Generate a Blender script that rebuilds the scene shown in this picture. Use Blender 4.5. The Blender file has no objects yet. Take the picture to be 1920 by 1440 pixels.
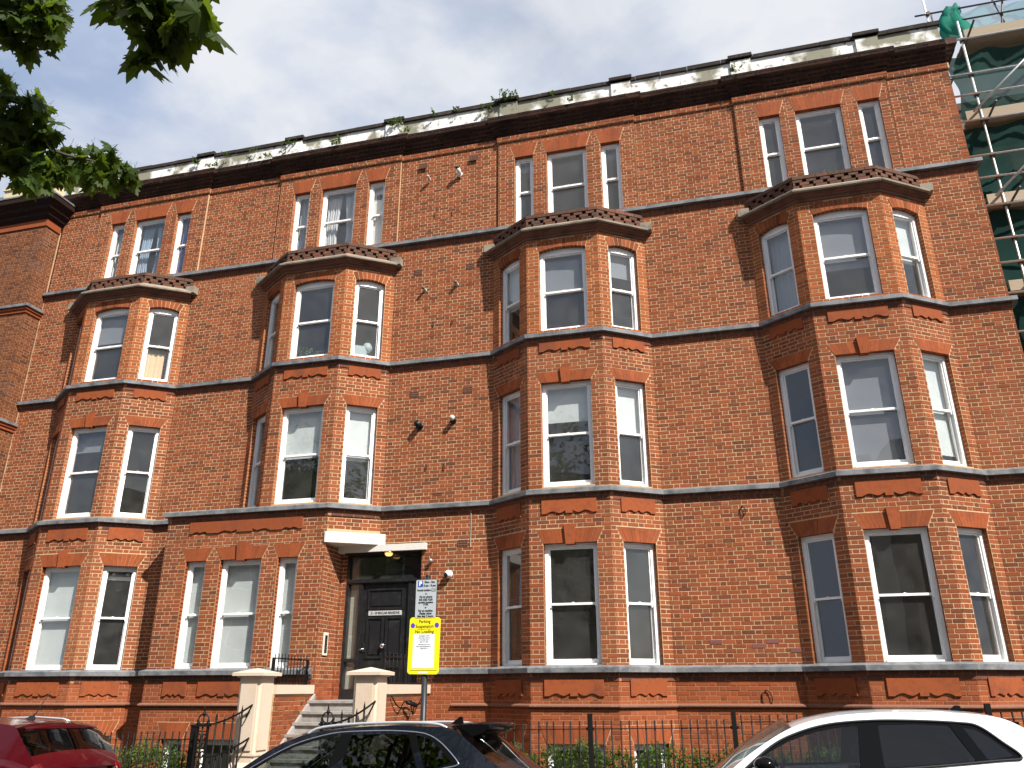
import bpy, bmesh, math, random
from mathutils import Vector, Matrix
from mathutils.geometry import delaunay_2d_cdt
random.seed(7)
SC = bpy.context.scene
COL = SC.collection
R = math.radians

# ------------------------------------------------------------------ camera, sky, sun, exposure
cam = bpy.data.cameras.new('camera'); camo = bpy.data.objects.new('camera', cam); COL.objects.link(camo)
cam.sensor_width = 36; cam.lens = 27.8746; cam.clip_start = 0.05; cam.clip_end = 3000
yaw, pit, rol = R(-14.6603), R(20.9910), R(-0.1414)
fw = Vector((math.sin(yaw)*math.cos(pit), math.cos(yaw)*math.cos(pit), math.sin(pit)))
rr = Vector((math.cos(yaw), -math.sin(yaw), 0)); uu = rr.cross(fw)
r2 = rr*math.cos(rol) + uu*math.sin(rol); u2 = -rr*math.sin(rol) + uu*math.cos(rol)
M = Matrix((r2, u2, -fw)).transposed().to_4x4(); M.translation = (0, -15.0186, 1.95)
camo.matrix_world = M
SC.camera = camo

SUN_AZ, SUN_EL = R(51.5), R(46)          # azimuth from the facade's normal towards +X, elevation
sdir = Vector((math.sin(SUN_AZ)*math.cos(SUN_EL), -math.cos(SUN_AZ)*math.cos(SUN_EL), math.sin(SUN_EL)))
W = bpy.data.worlds.new('World'); SC.world = W; W.use_nodes = True
nt = W.node_tree; nt.nodes.clear()
def nn(t, typ, **k):
    n = t.nodes.new(typ)
    for a, b in k.items(): setattr(n, a, b)
    return n
out = nn(nt, 'ShaderNodeOutputWorld'); sky = nn(nt, 'ShaderNodeTexSky', sky_type='NISHITA', sun_disc=False)
sky.sun_elevation = SUN_EL; sky.sun_rotation = math.atan2(sdir.x, sdir.y)
sky.air_density = 1.0; sky.dust_density = 1.5; sky.ozone_density = 1.0
bg1 = nn(nt, 'ShaderNodeBackground'); bg1.inputs[1].default_value = 0.105
bg2 = nn(nt, 'ShaderNodeBackground'); bg2.inputs[1].default_value = 0.40
nt.links.new(sky.outputs[0], bg1.inputs[0])
tc = nn(nt, 'ShaderNodeTexCoord'); mp = nn(nt, 'ShaderNodeMapping'); mp.inputs['Scale'].default_value = (1.0, 1.0, 2.2); mp.inputs['Location'].default_value = (3.1, 1.7, 0.4)
nt.links.new(tc.outputs['Generated'], mp.inputs[0])
n1 = nn(nt, 'ShaderNodeTexNoise'); n1.inputs['Scale'].default_value = 1.9; n1.inputs['Detail'].default_value = 7; n1.inputs['Roughness'].default_value = 0.52; n1.inputs['Distortion'].default_value = 0.35
nt.links.new(mp.outputs[0], n1.inputs['Vector'])
cr = nn(nt, 'ShaderNodeValToRGB'); cr.color_ramp.elements[0].position = 0.36; cr.color_ramp.elements[1].position = 0.53
cr.color_ramp.elements[0].color = (0.48,)*3+(1,); cr.color_ramp.elements[1].color = (1,)*4
nt.links.new(n1.outputs[0], cr.inputs[0])
n2 = nn(nt, 'ShaderNodeTexNoise'); n2.inputs['Scale'].default_value = 2.7; n2.inputs['Detail'].default_value = 8; n2.inputs['Roughness'].default_value = 0.55; n2.inputs['Distortion'].default_value = 0.3
nt.links.new(mp.outputs[0], n2.inputs['Vector'])
cc = nn(nt, 'ShaderNodeValToRGB'); e = cc.color_ramp.elements
e[0].position = 0.40; e[0].color = (0.60, 0.72, 0.98, 1); e[1].position = 0.62; e[1].color = (1.10, 1.13, 1.19, 1)
nt.links.new(n2.outputs[0], cc.inputs[0]); nt.links.new(cc.outputs[0], bg2.inputs[0])
mx = nn(nt, 'ShaderNodeMixShader'); nt.links.new(cr.outputs[0], mx.inputs[0]); nt.links.new(bg1.outputs[0], mx.inputs[1]); nt.links.new(bg2.outputs[0], mx.inputs[2])
nt.links.new(mx.outputs[0], out.inputs[0])
sl = bpy.data.lights.new('sun', 'SUN'); sl.energy = 5.0; sl.angle = R(0.53); sl.color = (1.0, 0.955, 0.885)
so = bpy.data.objects.new('sun', sl); COL.objects.link(so); so.rotation_euler = (-sdir).to_track_quat('-Z', 'Y').to_euler()
so.location = (20, -20, 40)
SC.view_settings.view_transform = 'Standard'; SC.view_settings.look = 'None'; SC.view_settings.exposure = 0.92; SC.view_settings.gamma = 1
SC.view_settings.use_curve_mapping = False

# ------------------------------------------------------------------ materials
MATS = {}
def mat(name, base=(.5,.5,.5), rough=.7, metal=0, spec=.3, coat=0, noise=None, var=None, bump=None, translucent=None, alpha=None, emit=None):
    """noise: (scale, detail, colour2, lo, hi[, stretch]); var: list of colours picked per loose piece / object; bump: (scale, strength)"""
    if name in MATS: return MATS[name]
    m = bpy.data.materials.new(name); m.use_nodes = True; t = m.node_tree; L = t.links.new
    b = t.nodes['Principled BSDF']; b.inputs['Roughness'].default_value = rough; b.inputs['Metallic'].default_value = metal
    b.inputs['Specular IOR Level'].default_value = spec; b.inputs['Coat Weight'].default_value = coat; b.inputs['Coat Roughness'].default_value = .03
    colsock = None
    b.inputs['Base Color'].default_value = (*base, 1)
    geo = nn(t, 'ShaderNodeNewGeometry'); oi = nn(t, 'ShaderNodeObjectInfo')
    if var:
        ad = nn(t, 'ShaderNodeMath', operation='ADD'); L(geo.outputs['Random Per Island'], ad.inputs[0]); L(oi.outputs['Random'], ad.inputs[1])
        fr = nn(t, 'ShaderNodeMath', operation='FRACT'); L(ad.outputs[0], fr.inputs[0])
        rp = nn(t, 'ShaderNodeValToRGB'); rp.color_ramp.interpolation = 'LINEAR'
        el = rp.color_ramp.elements
        while len(el) < len(var): el.new(.5)
        for i, c in enumerate(var): el[i].position = i/(len(var)-1); el[i].color = (*c, 1)
        L(fr.outputs[0], rp.inputs[0]); colsock = rp.outputs[0]
    for nz in (noise if isinstance(noise, list) else [noise] if noise else []):
        x = nn(t, 'ShaderNodeTexNoise'); x.inputs['Scale'].default_value = nz[0]; x.inputs['Detail'].default_value = nz[1]
        if len(nz) > 5:
            mpn = nn(t, 'ShaderNodeMapping'); mpn.inputs['Scale'].default_value = nz[5]; L(geo.outputs['Position'], mpn.inputs[0]); L(mpn.outputs[0], x.inputs['Vector'])
        else: L(geo.outputs['Position'], x.inputs['Vector'])
        mr = nn(t, 'ShaderNodeMapRange'); mr.inputs[1].default_value = nz[3]; mr.inputs[2].default_value = nz[4]; L(x.outputs[0], mr.inputs[0])
        mxn = nn(t, 'ShaderNodeMix', data_type='RGBA'); L(mr.outputs[0], mxn.inputs[0])
        if colsock: L(colsock, mxn.inputs[6])
        else: mxn.inputs[6].default_value = (*base, 1)
        c2 = nz[2]
        mxn.inputs[7].default_value = (*c2, 1); colsock = mxn.outputs[2]
        if len(nz) > 6: mxn.blend_type = nz[6]
    if colsock: L(colsock, b.inputs['Base Color'])
    if bump:
        x = nn(t, 'ShaderNodeTexNoise'); x.inputs['Scale'].default_value = bump[0]; x.inputs['Detail'].default_value = 4; L(geo.outputs['Position'], x.inputs['Vector'])
        bp = nn(t, 'ShaderNodeBump'); bp.inputs['Strength'].default_value = bump[1]; bp.inputs['Distance'].default_value = .01; L(x.outputs[0], bp.inputs['Height']); L(bp.outputs[0], b.inputs['Normal'])
    o = t.nodes['Material Output']; last = b.outputs[0]
    if translucent:
        tl = nn(t, 'ShaderNodeBsdfTranslucent'); tl.inputs[0].default_value = (*translucent[0], 1)
        ms = nn(t, 'ShaderNodeMixShader'); ms.inputs[0].default_value = translucent[1]; L(last, ms.inputs[1]); L(tl.outputs[0], ms.inputs[2]); last = ms.outputs[0]
    if alpha is not None:
        tr = nn(t, 'ShaderNodeBsdfTransparent'); ms = nn(t, 'ShaderNodeMixShader'); ms.inputs[0].default_value = alpha; L(tr.outputs[0], ms.inputs[1]); L(last, ms.inputs[2]); last = ms.outputs[0]
    if emit: b.inputs['Emission Color'].default_value = (*emit[0], 1); b.inputs['Emission Strength'].default_value = emit[1]
    L(last, o.inputs[0]); MATS[name] = m; return m
def glass(name, tint=(1,1,1), dust=0.0, boost=1.0):
    m = bpy.data.materials.new(name); m.use_nodes = True; t = m.node_tree; L = t.links.new; t.nodes.clear()
    o = nn(t, 'ShaderNodeOutputMaterial'); tr = nn(t, 'ShaderNodeBsdfTransparent'); tr.inputs[0].default_value = (*tint, 1)
    g = nn(t, 'ShaderNodeBsdfGlossy'); g.inputs['Roughness'].default_value = 0.01
    geo = nn(t, 'ShaderNodeNewGeometry'); x = nn(t, 'ShaderNodeTexNoise'); x.inputs['Scale'].default_value = 1.6; x.inputs['Detail'].default_value = 1; L(geo.outputs['Position'], x.inputs['Vector'])
    bp = nn(t, 'ShaderNodeBump'); bp.inputs['Strength'].default_value = .12; bp.inputs['Distance'].default_value = .02; L(x.outputs[0], bp.inputs['Height']); L(bp.outputs[0], g.inputs['Normal'])
    lw = nn(t, 'ShaderNodeLayerWeight'); lw.inputs[0].default_value = .5
    pw = nn(t, 'ShaderNodeMath', operation='POWER'); pw.inputs[1].default_value = 5; L(lw.outputs['Facing'], pw.inputs[0])
    ma = nn(t, 'ShaderNodeMath', operation='MULTIPLY_ADD'); ma.inputs[1].default_value = .955; ma.inputs[2].default_value = .045; L(pw.outputs[0], ma.inputs[0])
    mu = nn(t, 'ShaderNodeMath', operation='MULTIPLY', use_clamp=True); mu.inputs[1].default_value = boost; L(ma.outputs[0], mu.inputs[0])
    ms = nn(t, 'ShaderNodeMixShader'); L(mu.outputs[0], ms.inputs[0]); 
    df = nn(t, 'ShaderNodeBsdfDiffuse'); df.inputs[0].default_value = (.42, .42, .39, 1); dm = nn(t, 'ShaderNodeMixShader')
    x2 = nn(t, 'ShaderNodeTexNoise'); x2.inputs['Scale'].default_value = 3.5; x2.inputs['Detail'].default_value = 6; L(geo.outputs['Position'], x2.inputs['Vector'])
    mr = nn(t, 'ShaderNodeMapRange'); mr.inputs[1].default_value = .3; mr.inputs[2].default_value = .75; mr.inputs[3].default_value = dust*.5; mr.inputs[4].default_value = dust*1.5; L(x2.outputs[0], mr.inputs[0])
    L(mr.outputs[0], dm.inputs[0]); L(tr.outputs[0], dm.inputs[1]); L(df.outputs[0], dm.inputs[2])
    L(dm.outputs[0], ms.inputs[1]); L(g.outputs[0], ms.inputs[2]); L(ms.outputs[0], o.inputs[0])
    MATS[name] = m; return m
PATCH = (0.42, 7, (.32, .115, .05), .54, .95)
GRIME = (0.9, 8, (.10, .038, .022), .55, .95, (1, 1, .45))
BRICK = mat('red_brick', var=[(0.1480,0.0397,0.0142),(0.2500,0.0670,0.0240),(0.1900,0.0509,0.0182),(0.2620,0.0702,0.0252),(0.1030,0.0381,0.0202),(0.2280,0.0611,0.0219),(0.1680,0.0450,0.0161),(0.2880,0.0772,0.0276),(0.2100,0.0563,0.0202),(0.1178,0.0435,0.0230)], rough=.9, spec=.15, noise=[PATCH, GRIME, (38, 4, (.2,.07,.04), .5, .85)], bump=(120, .35))
ORANGE = mat('orange_brick', var=[(0.2950,0.0820,0.0242),(0.2500,0.0695,0.0205),(0.3250,0.0904,0.0267),(0.2000,0.0556,0.0164),(0.2800,0.0778,0.0230),(0.3400,0.0945,0.0279)], rough=.9, spec=.15, noise=[GRIME, (38, 4, (.25,.08,.04), .5, .85)], bump=(120, .35))
PLINTHB = mat('plinth_brick', var=[(0.2650,0.0676,0.0233),(0.2100,0.0536,0.0185),(0.2950,0.0752,0.0260),(0.2400,0.0612,0.0211),(0.1750,0.0446,0.0154)], rough=.9, spec=.15, noise=[PATCH, GRIME, (38, 4, (.2,.07,.04), .5, .85)], bump=(120, .35))
SOOTB = mat('soot_blackened_brick', var=[(.018,.011,.009),(.036,.017,.012),(.014,.009,.008),(.055,.022,.014),(.022,.012,.010)], rough=.95, spec=.1, noise=[(1.7, 7, (.02,.014,.012), .42, .75), (30, 4, (.2,.12,.08), .64, .8)], bump=(90, .5))
NEIGHB = mat('weathered_orange_brick', var=[(0.1575,0.0572,0.0223),(0.1217,0.0438,0.0190),(0.1861,0.0707,0.0274),(0.0716,0.0320,0.0207),(0.1432,0.0505,0.0215),(0.1002,0.0421,0.0232)], rough=.9, spec=.15, noise=[GRIME, (1.2, 7, (.11,.065,.05), .56, .85)], bump=(120, .35))
ARCHB = mat('arch_brick', var=[(0.2500,0.0688,0.0230),(0.1850,0.0509,0.0170),(0.3000,0.0825,0.0276),(0.1250,0.0344,0.0115),(0.2600,0.0715,0.0239)], rough=.9, spec=.15, noise=[GRIME, (38, 4, (.2,.07,.04), .5, .85)], bump=(120, .35))
MORTAR = mat('cream_mortar', base=(.475,.33,.195), rough=.95, spec=.1, noise=[(.8, 5, (.36,.20,.11), .5, .85), (25, 4, (.34,.21,.12), .5, .8)])
MORTARR = mat('reddened_mortar', base=(.32,.155,.085), rough=.95, spec=.1, noise=[(.8, 5, (.3,.13,.07), .45, .8), (25, 4, (.5,.35,.22), .62, .85)])
SOOTSHADE = mat('soot_and_shade_mortar', base=(.10,.06,.045), rough=.95, spec=.1, noise=[(6, 6, (.35,.26,.18), .60, .78), (1.5, 4, (.03,.02,.018), .4, .7)])
TERRA = mat('orange_terracotta', var=[(0.2550,0.0638,0.0199),(0.2100,0.0525,0.0164),(0.2850,0.0712,0.0222),(0.2350,0.0587,0.0183),(0.2700,0.0675,0.0211)], rough=.85, spec=.2, noise=[(14, 5, (.17,.045,.02), .48, .85), (2.3, 7, (.115,.04,.024), .52, .85), (9, 6, (.07,.03,.02), .62, .9, (1, 1, .3))], bump=(60, .2))
STRINGM = mat('brown_moulded_stone', base=(.185,.088,.056), rough=.9, spec=.15, noise=[(7, 6, (.16,.08,.055), .45, .8), (40, 3, (.4,.27,.2), .6, .9)], bump=(50, .4))
LEAD = mat('grey_lead', base=(.165,.168,.172), rough=.65, spec=.35, noise=[(5, 7, (.065,.07,.08), .42, .72), (22, 5, (.30,.31,.33), .62, .88)], bump=(16, .5))
STONE = mat('weathered_buff_stone', base=(.25,.21,.165), rough=.9, spec=.15, noise=[(4, 8, (.12,.10,.08), .45, .75), (25, 4, (.25,.24,.12), .6, .85)], bump=(45, .5))
CREAM = mat('cream_painted_stucco', base=(.53,.43,.335), rough=.75, spec=.25, noise=[(2.5, 7, (.50,.37,.25), .52, .85), (9, 6, (.42,.34,.26), .66, .9)], bump=(30, .25))
WPARAP = mat('peeling_white_render', base=(.70,.69,.655), rough=.85, spec=.2, noise=[(1.15, 9, (.22,.21,.155), .50, .57), (7, 8, (.16,.145,.105), .56, .70), (9, 5, (.14,.12,.09), .60, .85, (3, 1, .16))], bump=(40, .5))
COPING = mat('blackened_coping', base=(.035,.028,.025), rough=.95, spec=.1, noise=[(9, 6, (.10,.08,.06), .55, .85)], bump=(40, .6))
WHITE = mat('white_gloss_paint', base=(.80,.80,.785), rough=.35, spec=.45, noise=[(5, 5, (.68,.67,.64), .58, .9)])
SLABW = mat('white_painted_slab', base=(.58,.55,.50), rough=.7, noise=[(5, 7, (.58,.5,.42), .5, .85), (16, 5, (.4,.33,.27), .66, .85)], bump=(30, .3))
GLASS = glass('window_glass', boost=1.3, dust=.03)
PLASTER = mat('room_plaster', base=(.50,.49,.45), rough=.9)
FLOORW = mat('room_floor', base=(.16,.11,.07), rough=.6)
BLIND = mat('pale_roller_blind', base=(.62,.67,.66), rough=.9, spec=.1, translucent=((.6,.63,.6), .25), noise=(3, 3, (.55,.6,.6), .45, .7))
GREYBL = mat('grey_roller_blind', base=(.17,.185,.205), rough=.9, spec=.1)
NETC = mat('white_net_curtain', base=(.72,.74,.74), rough=.9, spec=.05, translucent=((.7,.7,.7), .35))
BLUEC = mat('blue_curtain', base=(.16,.19,.42), rough=.9, spec=.05, translucent=((.2,.22,.5), .25))
BEIGEC = mat('beige_curtain', base=(.55,.40,.25), rough=.9, spec=.05)
GREYC = mat('grey_curtain', base=(.30,.34,.37), rough=.9, spec=.05)
BLACKP = mat('black_gloss_paint', base=(.012,.012,.013), rough=.32, spec=.5, noise=(9, 6, (.03,.03,.03), .5, .85), bump=(40, .12))
IRON = mat('black_painted_iron', base=(.007,.0065,.0065), rough=.55, spec=.18, noise=(60, 4, (.045,.026,.018), .66, .88))
STEPS = mat('grey_stone_steps', base=(.30,.28,.26), rough=.9, spec=.15, noise=[(6, 8, (.18,.165,.15), .45, .75), (40, 3, (.38,.35,.32), .6, .9)], bump=(50, .5))
CHROME = mat('bright_metal', base=(.75,.76,.78), rough=.18, metal=1)
BRASS = mat('brass', base=(.7,.45,.15), rough=.25, metal=1)
ASPH = mat('asphalt', base=(.05,.05,.052), rough=.9, spec=.2, noise=[(60, 5, (.09,.09,.09), .5, .8), (.6, 5, (.035,.035,.036), .45, .75)], bump=(150, .5))
PAVE = mat('pavement_slab', var=[(.26,.25,.235),(.31,.295,.27),(.22,.215,.2)], rough=.9, spec=.15, noise=[(9, 7, (.18,.17,.16), .5, .85)], bump=(70, .3))
GRANITE = mat('granite_kerb', var=[(.33,.32,.31),(.27,.265,.26)], rough=.8, noise=[(80, 3, (.16,.15,.15), .5, .7)])
SOIL = mat('dark_soil', base=(.05,.036,.025), rough=1)

# ------------------------------------------------------------------ object helpers
def link(name, me, parent=None, m=None, loc=None, mw=None):
    o = bpy.data.objects.new(name, me); COL.objects.link(o)
    if m is not None and me is not None and not me.materials:
        for q in (m if isinstance(m, (list, tuple)) else [m]): me.materials.append(q)
    if loc is not None: o.location = loc
    if mw is not None: o.matrix_world = mw
    if parent is not None: o.parent = parent
    return o
def tag(o, label, cat, group=None):
    o['label'] = label; o['category'] = cat
    if group: o['group'] = group
    return o
def thing(name, label, cat, loc=(0,0,0), rz=0, group=None):
    o = bpy.data.objects.new(name, None); COL.objects.link(o); o.location = loc; o.rotation_euler = (0,0,rz); o.empty_display_size = .2
    return tag(o, label, cat, group)
def copy_tree(o, parent=None):
    c = o.copy(); COL.objects.link(c)
    if parent: c.parent = parent
    for ch in list(o.children): copy_tree(ch, c)
    return c
class MB:
    """collects faces for ONE mesh"""
    def __init__(s): s.v = []; s.f = []; s.mi = []; s.cur = 0; s.sm = []; s.smooth = False
    def add(s, vs, fs):
        n = len(s.v); s.v += [tuple(p) for p in vs]; s.f += [tuple(i+n for i in q) for q in fs]; s.mi += [s.cur]*len(fs); s.sm += [s.smooth]*len(fs)
    def hexa(s, p):   # 8 points: bottom ring 0-3, top ring 4-7
        s.add(p, [(3,2,1,0),(4,5,6,7),(0,1,5,4),(1,2,6,5),(2,3,7,6),(3,0,4,7)])
    def box(s, x0, x1, y0, y1, z0, z1): s.hexa([(x0,y0,z0),(x1,y0,z0),(x1,y1,z0),(x0,y1,z0),(x0,y0,z1),(x1,y0,z1),(x1,y1,z1),(x0,y1,z1)])
    def quad(s, a, b, c, d): s.add([a,b,c,d], [(0,1,2,3)])
    def prism(s, poly, z0, z1):
        n = len(poly); s.add([(x,y,z0) for x,y in poly]+[(x,y,z1) for x,y in poly], [tuple(range(n))[::-1], tuple(range(n,2*n))]+[(i,(i+1)%n,n+(i+1)%n,n+i) for i in range(n)])
    def extr(s, poly, mp, d0, d1):   # poly in (u,z); mp(u,z,d) -> xyz
        n = len(poly); s.add([mp(u,z,d0) for u,z in poly]+[mp(u,z,d1) for u,z in poly], [tuple(range(n))[::-1], tuple(range(n,2*n))]+[(i,(i+1)%n,n+(i+1)%n,n+i) for i in range(n)])
    def tube(s, pts, r, n=8, caps=True, r1=None):
        pts = [Vector(p) for p in pts]; rings = []; up = None
        for i, p in enumerate(pts):
            t = (pts[min(i+1,len(pts)-1)]-pts[max(i-1,0)]).normalized()
            if up is None:
                up = Vector((0,0,1)) if abs(t.z) < .9 else Vector((1,0,0))
            a = t.cross(up)
            if a.length < 1e-4: a = t.cross(Vector((0,1,.1)))
            a.normalize(); b = a.cross(t); up = b
            q = r if r1 is None else r+(r1-r)*i/(len(pts)-1)
            rings.append([p+(a*math.cos(2*math.pi*k/n)+b*math.sin(2*math.pi*k/n))*q for k in range(n)])
        vs = [v for g in rings for v in g]; fs = []
        for i in range(len(pts)-1):
            for k in range(n): fs.append((i*n+k, i*n+(k+1)%n, (i+1)*n+(k+1)%n, (i+1)*n+k))
        if caps: fs.append(tuple(range(n))[::-1]); fs.append(tuple(range((len(pts)-1)*n, len(pts)*n)))
        sm = s.smooth; s.smooth = n > 5; s.add(vs, fs); s.smooth = sm
    def lathe(s, prof, c=(0,0,0), n=16):   # prof: (r,z)
        vs = []; fs = []
        for r, z in prof:
            for k in range(n): vs.append((c[0]+r*math.cos(2*math.pi*k/n), c[1]+r*math.sin(2*math.pi*k/n), c[2]+z))
        for i in range(len(prof)-1):
            for k in range(n): fs.append((i*n+k, i*n+(k+1)%n, (i+1)*n+(k+1)%n, (i+1)*n+k))
        fs.append(tuple(range(n))[::-1]); fs.append(tuple(range((len(prof)-1)*n, len(prof)*n)))
        sm = s.smooth; s.smooth = n > 6; s.add(vs, fs); s.smooth = sm
    def ball(s, c, r, n=12):
        rx, ry, rz = r if isinstance(r, (tuple, list)) else (r, r, r); vs = []; fs = []; h = n//2
        for i in range(h+1):
            th = math.pi*i/h
            for k in range(n): vs.append((c[0]+rx*math.sin(th)*math.cos(2*math.pi*k/n), c[1]+ry*math.sin(th)*math.sin(2*math.pi*k/n), c[2]-rz*math.cos(th)))
        for i in range(h):
            for k in range(n): fs.append((i*n+k, i*n+(k+1)%n, (i+1)*n+(k+1)%n, (i+1)*n+k))
        sm = s.smooth; s.smooth = True; s.add(vs, fs); s.smooth = sm
    def grid(s, rows, smooth=True):
        n = len(rows[0]); sm = s.smooth; s.smooth = smooth
        s.add([p for r in rows for p in r], [(i*n+k, i*n+k+1, (i+1)*n+k+1, (i+1)*n+k) for i in range(len(rows)-1) for k in range(n-1)]); s.smooth = sm
    def mesh(s, name='m'):
        me = bpy.data.meshes.new(name); me.from_pydata(s.v, [], s.f)
        if any(s.mi): me.polygons.foreach_set('material_index', s.mi)
        if any(s.sm): me.polygons.foreach_set('use_smooth', s.sm)
        me.update(); return me
    def build(s, name, m, parent=None, **k): return link(name, s.mesh(name), parent, m, **k)
def miter(path, d):
    """offset a polyline outwards (to the right-hand side looking along it, -Y for a left to right facade)"""
    o = []
    for i, p in enumerate(path):
        ns = []
        for j in (i-1, i):
            if 0 <= j < len(path)-1:
                a, b = path[j], path[j+1]; l = math.hypot(b[0]-a[0], b[1]-a[1]); ns.append(((b[1]-a[1])/l, -(b[0]-a[0])/l))
        if len(ns) == 1: o.append((p[0]+ns[0][0]*d, p[1]+ns[0][1]*d))
        else:
            k = 1+ns[0][0]*ns[1][0]+ns[0][1]*ns[1][1]; k = max(k, .2)
            o.append((p[0]+(ns[0][0]+ns[1][0])*d/k, p[1]+(ns[0][1]+ns[1][1])*d/k))
    return o
def sweep(mb, path, prof):
    offs = [[(x, y, z) for x, y in miter(path, d)] for d, z in prof]; n = len(path); m_ = len(prof)
    vs = [offs[j][i] for i in range(n) for j in range(m_)]; fs = []
    for i in range(n-1):
        for j in range(m_):
            k = (j+1) % m_
            fs.append((i*m_+j, (i+1)*m_+j, (i+1)*m_+k, i*m_+k))
    fs.append(tuple(range(m_))); fs.append(tuple(range((n-1)*m_, n*m_))[::-1])
    mb.add(vs, fs)
class Face:
    def __init__(s, a, b):
        s.O = a; l = math.hypot(b[0]-a[0], b[1]-a[1]); s.L = l; s.e = ((b[0]-a[0])/l, (b[1]-a[1])/l); s.n = (s.e[1], -s.e[0])
    def p(s, u, z, d=0): return (s.O[0]+s.e[0]*u+s.n[0]*d, s.O[1]+s.e[1]*u+s.n[1]*d, z)
    def mw(s, u, z, d=0):
        m_ = Matrix(((s.e[0], -s.n[0], 0, 0), (s.e[1], -s.n[1], 0, 0), (0, 0, 1, 0), (0, 0, 0, 1))); m_.translation = s.p(u, z, d); return m_

# ------------------------------------------------------------------ bricks
CO = 0.0762; JT = 0.0105; PER = 0.343; ST = 0.2286-JT; HD = 0.1143-JT
class Wall:
    """bricks of one building: laid in Flemish bond course by course, each brick a piece of its own"""
    def __init__(s): s.b = []        # (face,u0,u1,z0,z1,d,mat,std)
    def lay(s, F, u0, u1, z0, z1, m=0, holes=(), d=0.0, phase=0.0, gapfn=None):
        k0 = math.floor(z0/CO+.25)
        k = k0
        while k*CO+CO*.5 < z1:
            za, zb = k*CO, k*CO+CO-JT
            if za < z0-.02: k += 1; continue
            zb = min(zb, z1-.002); zc = (za+zb)/2
            iv = [(u0, u1)]
            for h in holes:
                r = h(zc)
                if not r: continue
                nv = []
                for a, b in iv:
                    if r[1] <= a or r[0] >= b: nv.append((a, b)); continue
                    if r[0]-a > .02: nv.append((a, r[0]-.006))
                    if b-r[1] > .02: nv.append((r[1]+.006, b))
                iv = nv
            off = phase + (PER/2 if k % 2 else 0)
            for a, b in iv:
                q = math.floor((a-off)/PER); t = off+q*PER; pend = []
                while t < b:
                    for w in (ST, HD):
                        x0, x1 = max(t, a), min(t+w, b)
                        if x1-x0 > .004: pend.append([x0, x1, abs(x1-x0-w) < 1e-6 and w])
                        t += w+JT
                # slivers at the ends are merged into their neighbours
                if len(pend) > 1 and pend[0][1]-pend[0][0] < .04: pend[1][0] = pend[0][0]; pend[1][2] = False; pend.pop(0)
                if len(pend) > 1 and pend[-1][1]-pend[-1][0] < .04: pend[-2][1] = pend[-1][1]; pend[-2][2] = False; pend.pop()
                for x0, x1, std in pend:
                    s.b.append((F, x0, x1, za+random.uniform(-.0012,.0012), zb+random.uniform(-.0012,.0012), d+random.uniform(-.0022,.0022), m, std if zb-za > .06 else False))
            k += 1
    def finish(s, root, mats, pick, nmax=300):
        sc = [(pick(q), i) for i, q in enumerate(s.b) if q[7] == ST]
        sc = sorted([c for c in sc if c[0] > 0], reverse=True)[:nmax]; chosen = {i for _, i in sc}
        mb = MB(); cache = {}
        for i, (F, a, b, z0, z1, d, m, std) in enumerate(s.b):
            if i in chosen:
                key = m
                if key not in cache:
                    q = MB(); h = CO-JT; w = ST; q.add([(-w/2,.035,0),(w/2,.035,0),(w/2,.035,h),(-w/2,.035,h),(-w/2,.003,0),(w/2,.003,0),(w/2,.003,h),(-w/2,.003,h),(-w/2+.003,0,.003),(w/2-.003,0,.003),(w/2-.003,0,h-.003),(-w/2+.003,0,h-.003)],
                        [(0,1,5,4),(1,2,6,5),(2,3,7,6),(3,0,4,7),(4,5,9,8),(5,6,10,9),(6,7,11,10),(7,4,8,11),(8,9,10,11)])
                    cache[key] = q.mesh('brick'); cache[key].materials.append(mats[m])
                link('brick', cache[key], root, mw=F.mw((a+b)/2, z0, d))
                continue
            mb.cur = m; c = .0028
            P = F.p
            mb.add([P(a,z0,d-.034),P(b,z0,d-.034),P(b,z1,d-.034),P(a,z1,d-.034),P(a+c,z0+c,d),P(b-c,z0+c,d),P(b-c,z1-c,d),P(a+c,z1-c,d)], [(0,1,5,4),(1,2,6,5),(2,3,7,6),(3,0,4,7),(4,5,6,7)])
        o = mb.build('brickwork', mats, root); o['kind'] = 'stuff'; return o
def rect(u0, u1, z0, z1): return lambda z: (u0, u1) if z0 <= z <= z1 else None
def trap(ub0, ub1, z0, ut0, ut1, z1):
    def f(z):
        if z0 <= z <= z1: t = (z-z0)/(z1-z0); return (ub0+(ut0-ub0)*t, ub1+(ut1-ub1)*t)
    return f
def backing(mb, F, u0, u1, z0, z1, opens, d=-.0045):
    """mortar sheet with rectangular openings and its reveals"""
    us = sorted({u0, u1, *[max(u0, min(u1, q)) for o in opens for q in o[:2]]}); zs = sorted({z0, z1, *[max(z0, min(z1, q)) for o in opens for q in o[2:4]]})
    for i in range(len(us)-1):
        for j in range(len(zs)-1):
            uc, zc = (us[i]+us[i+1])/2, (zs[j]+zs[j+1])/2
            if any(o[0] < uc < o[1] and o[2] < zc < o[3] for o in opens): continue
            mb.quad(F.p(us[i],zs[j],d), F.p(us[i+1],zs[j],d), F.p(us[i+1],zs[j+1],d), F.p(us[i],zs[j+1],d))
    for a, b, c, e_ in opens:
        for u in (a-.002, b+.002): mb.quad(F.p(u,c,d), F.p(u,e_,d), F.p(u,e_,d-.30), F.p(u,c,d-.30))
        mb.quad(F.p(a,e_+.004,d), F.p(b,e_+.004,d), F.p(b,e_+.004,d-.30), F.p(a,e_+.004,d-.30)); mb.quad(F.p(a,c-.004,d), F.p(b,c-.004,d), F.p(b,c-.004,d-.30), F.p(a,c-.004,d-.30))

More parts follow.
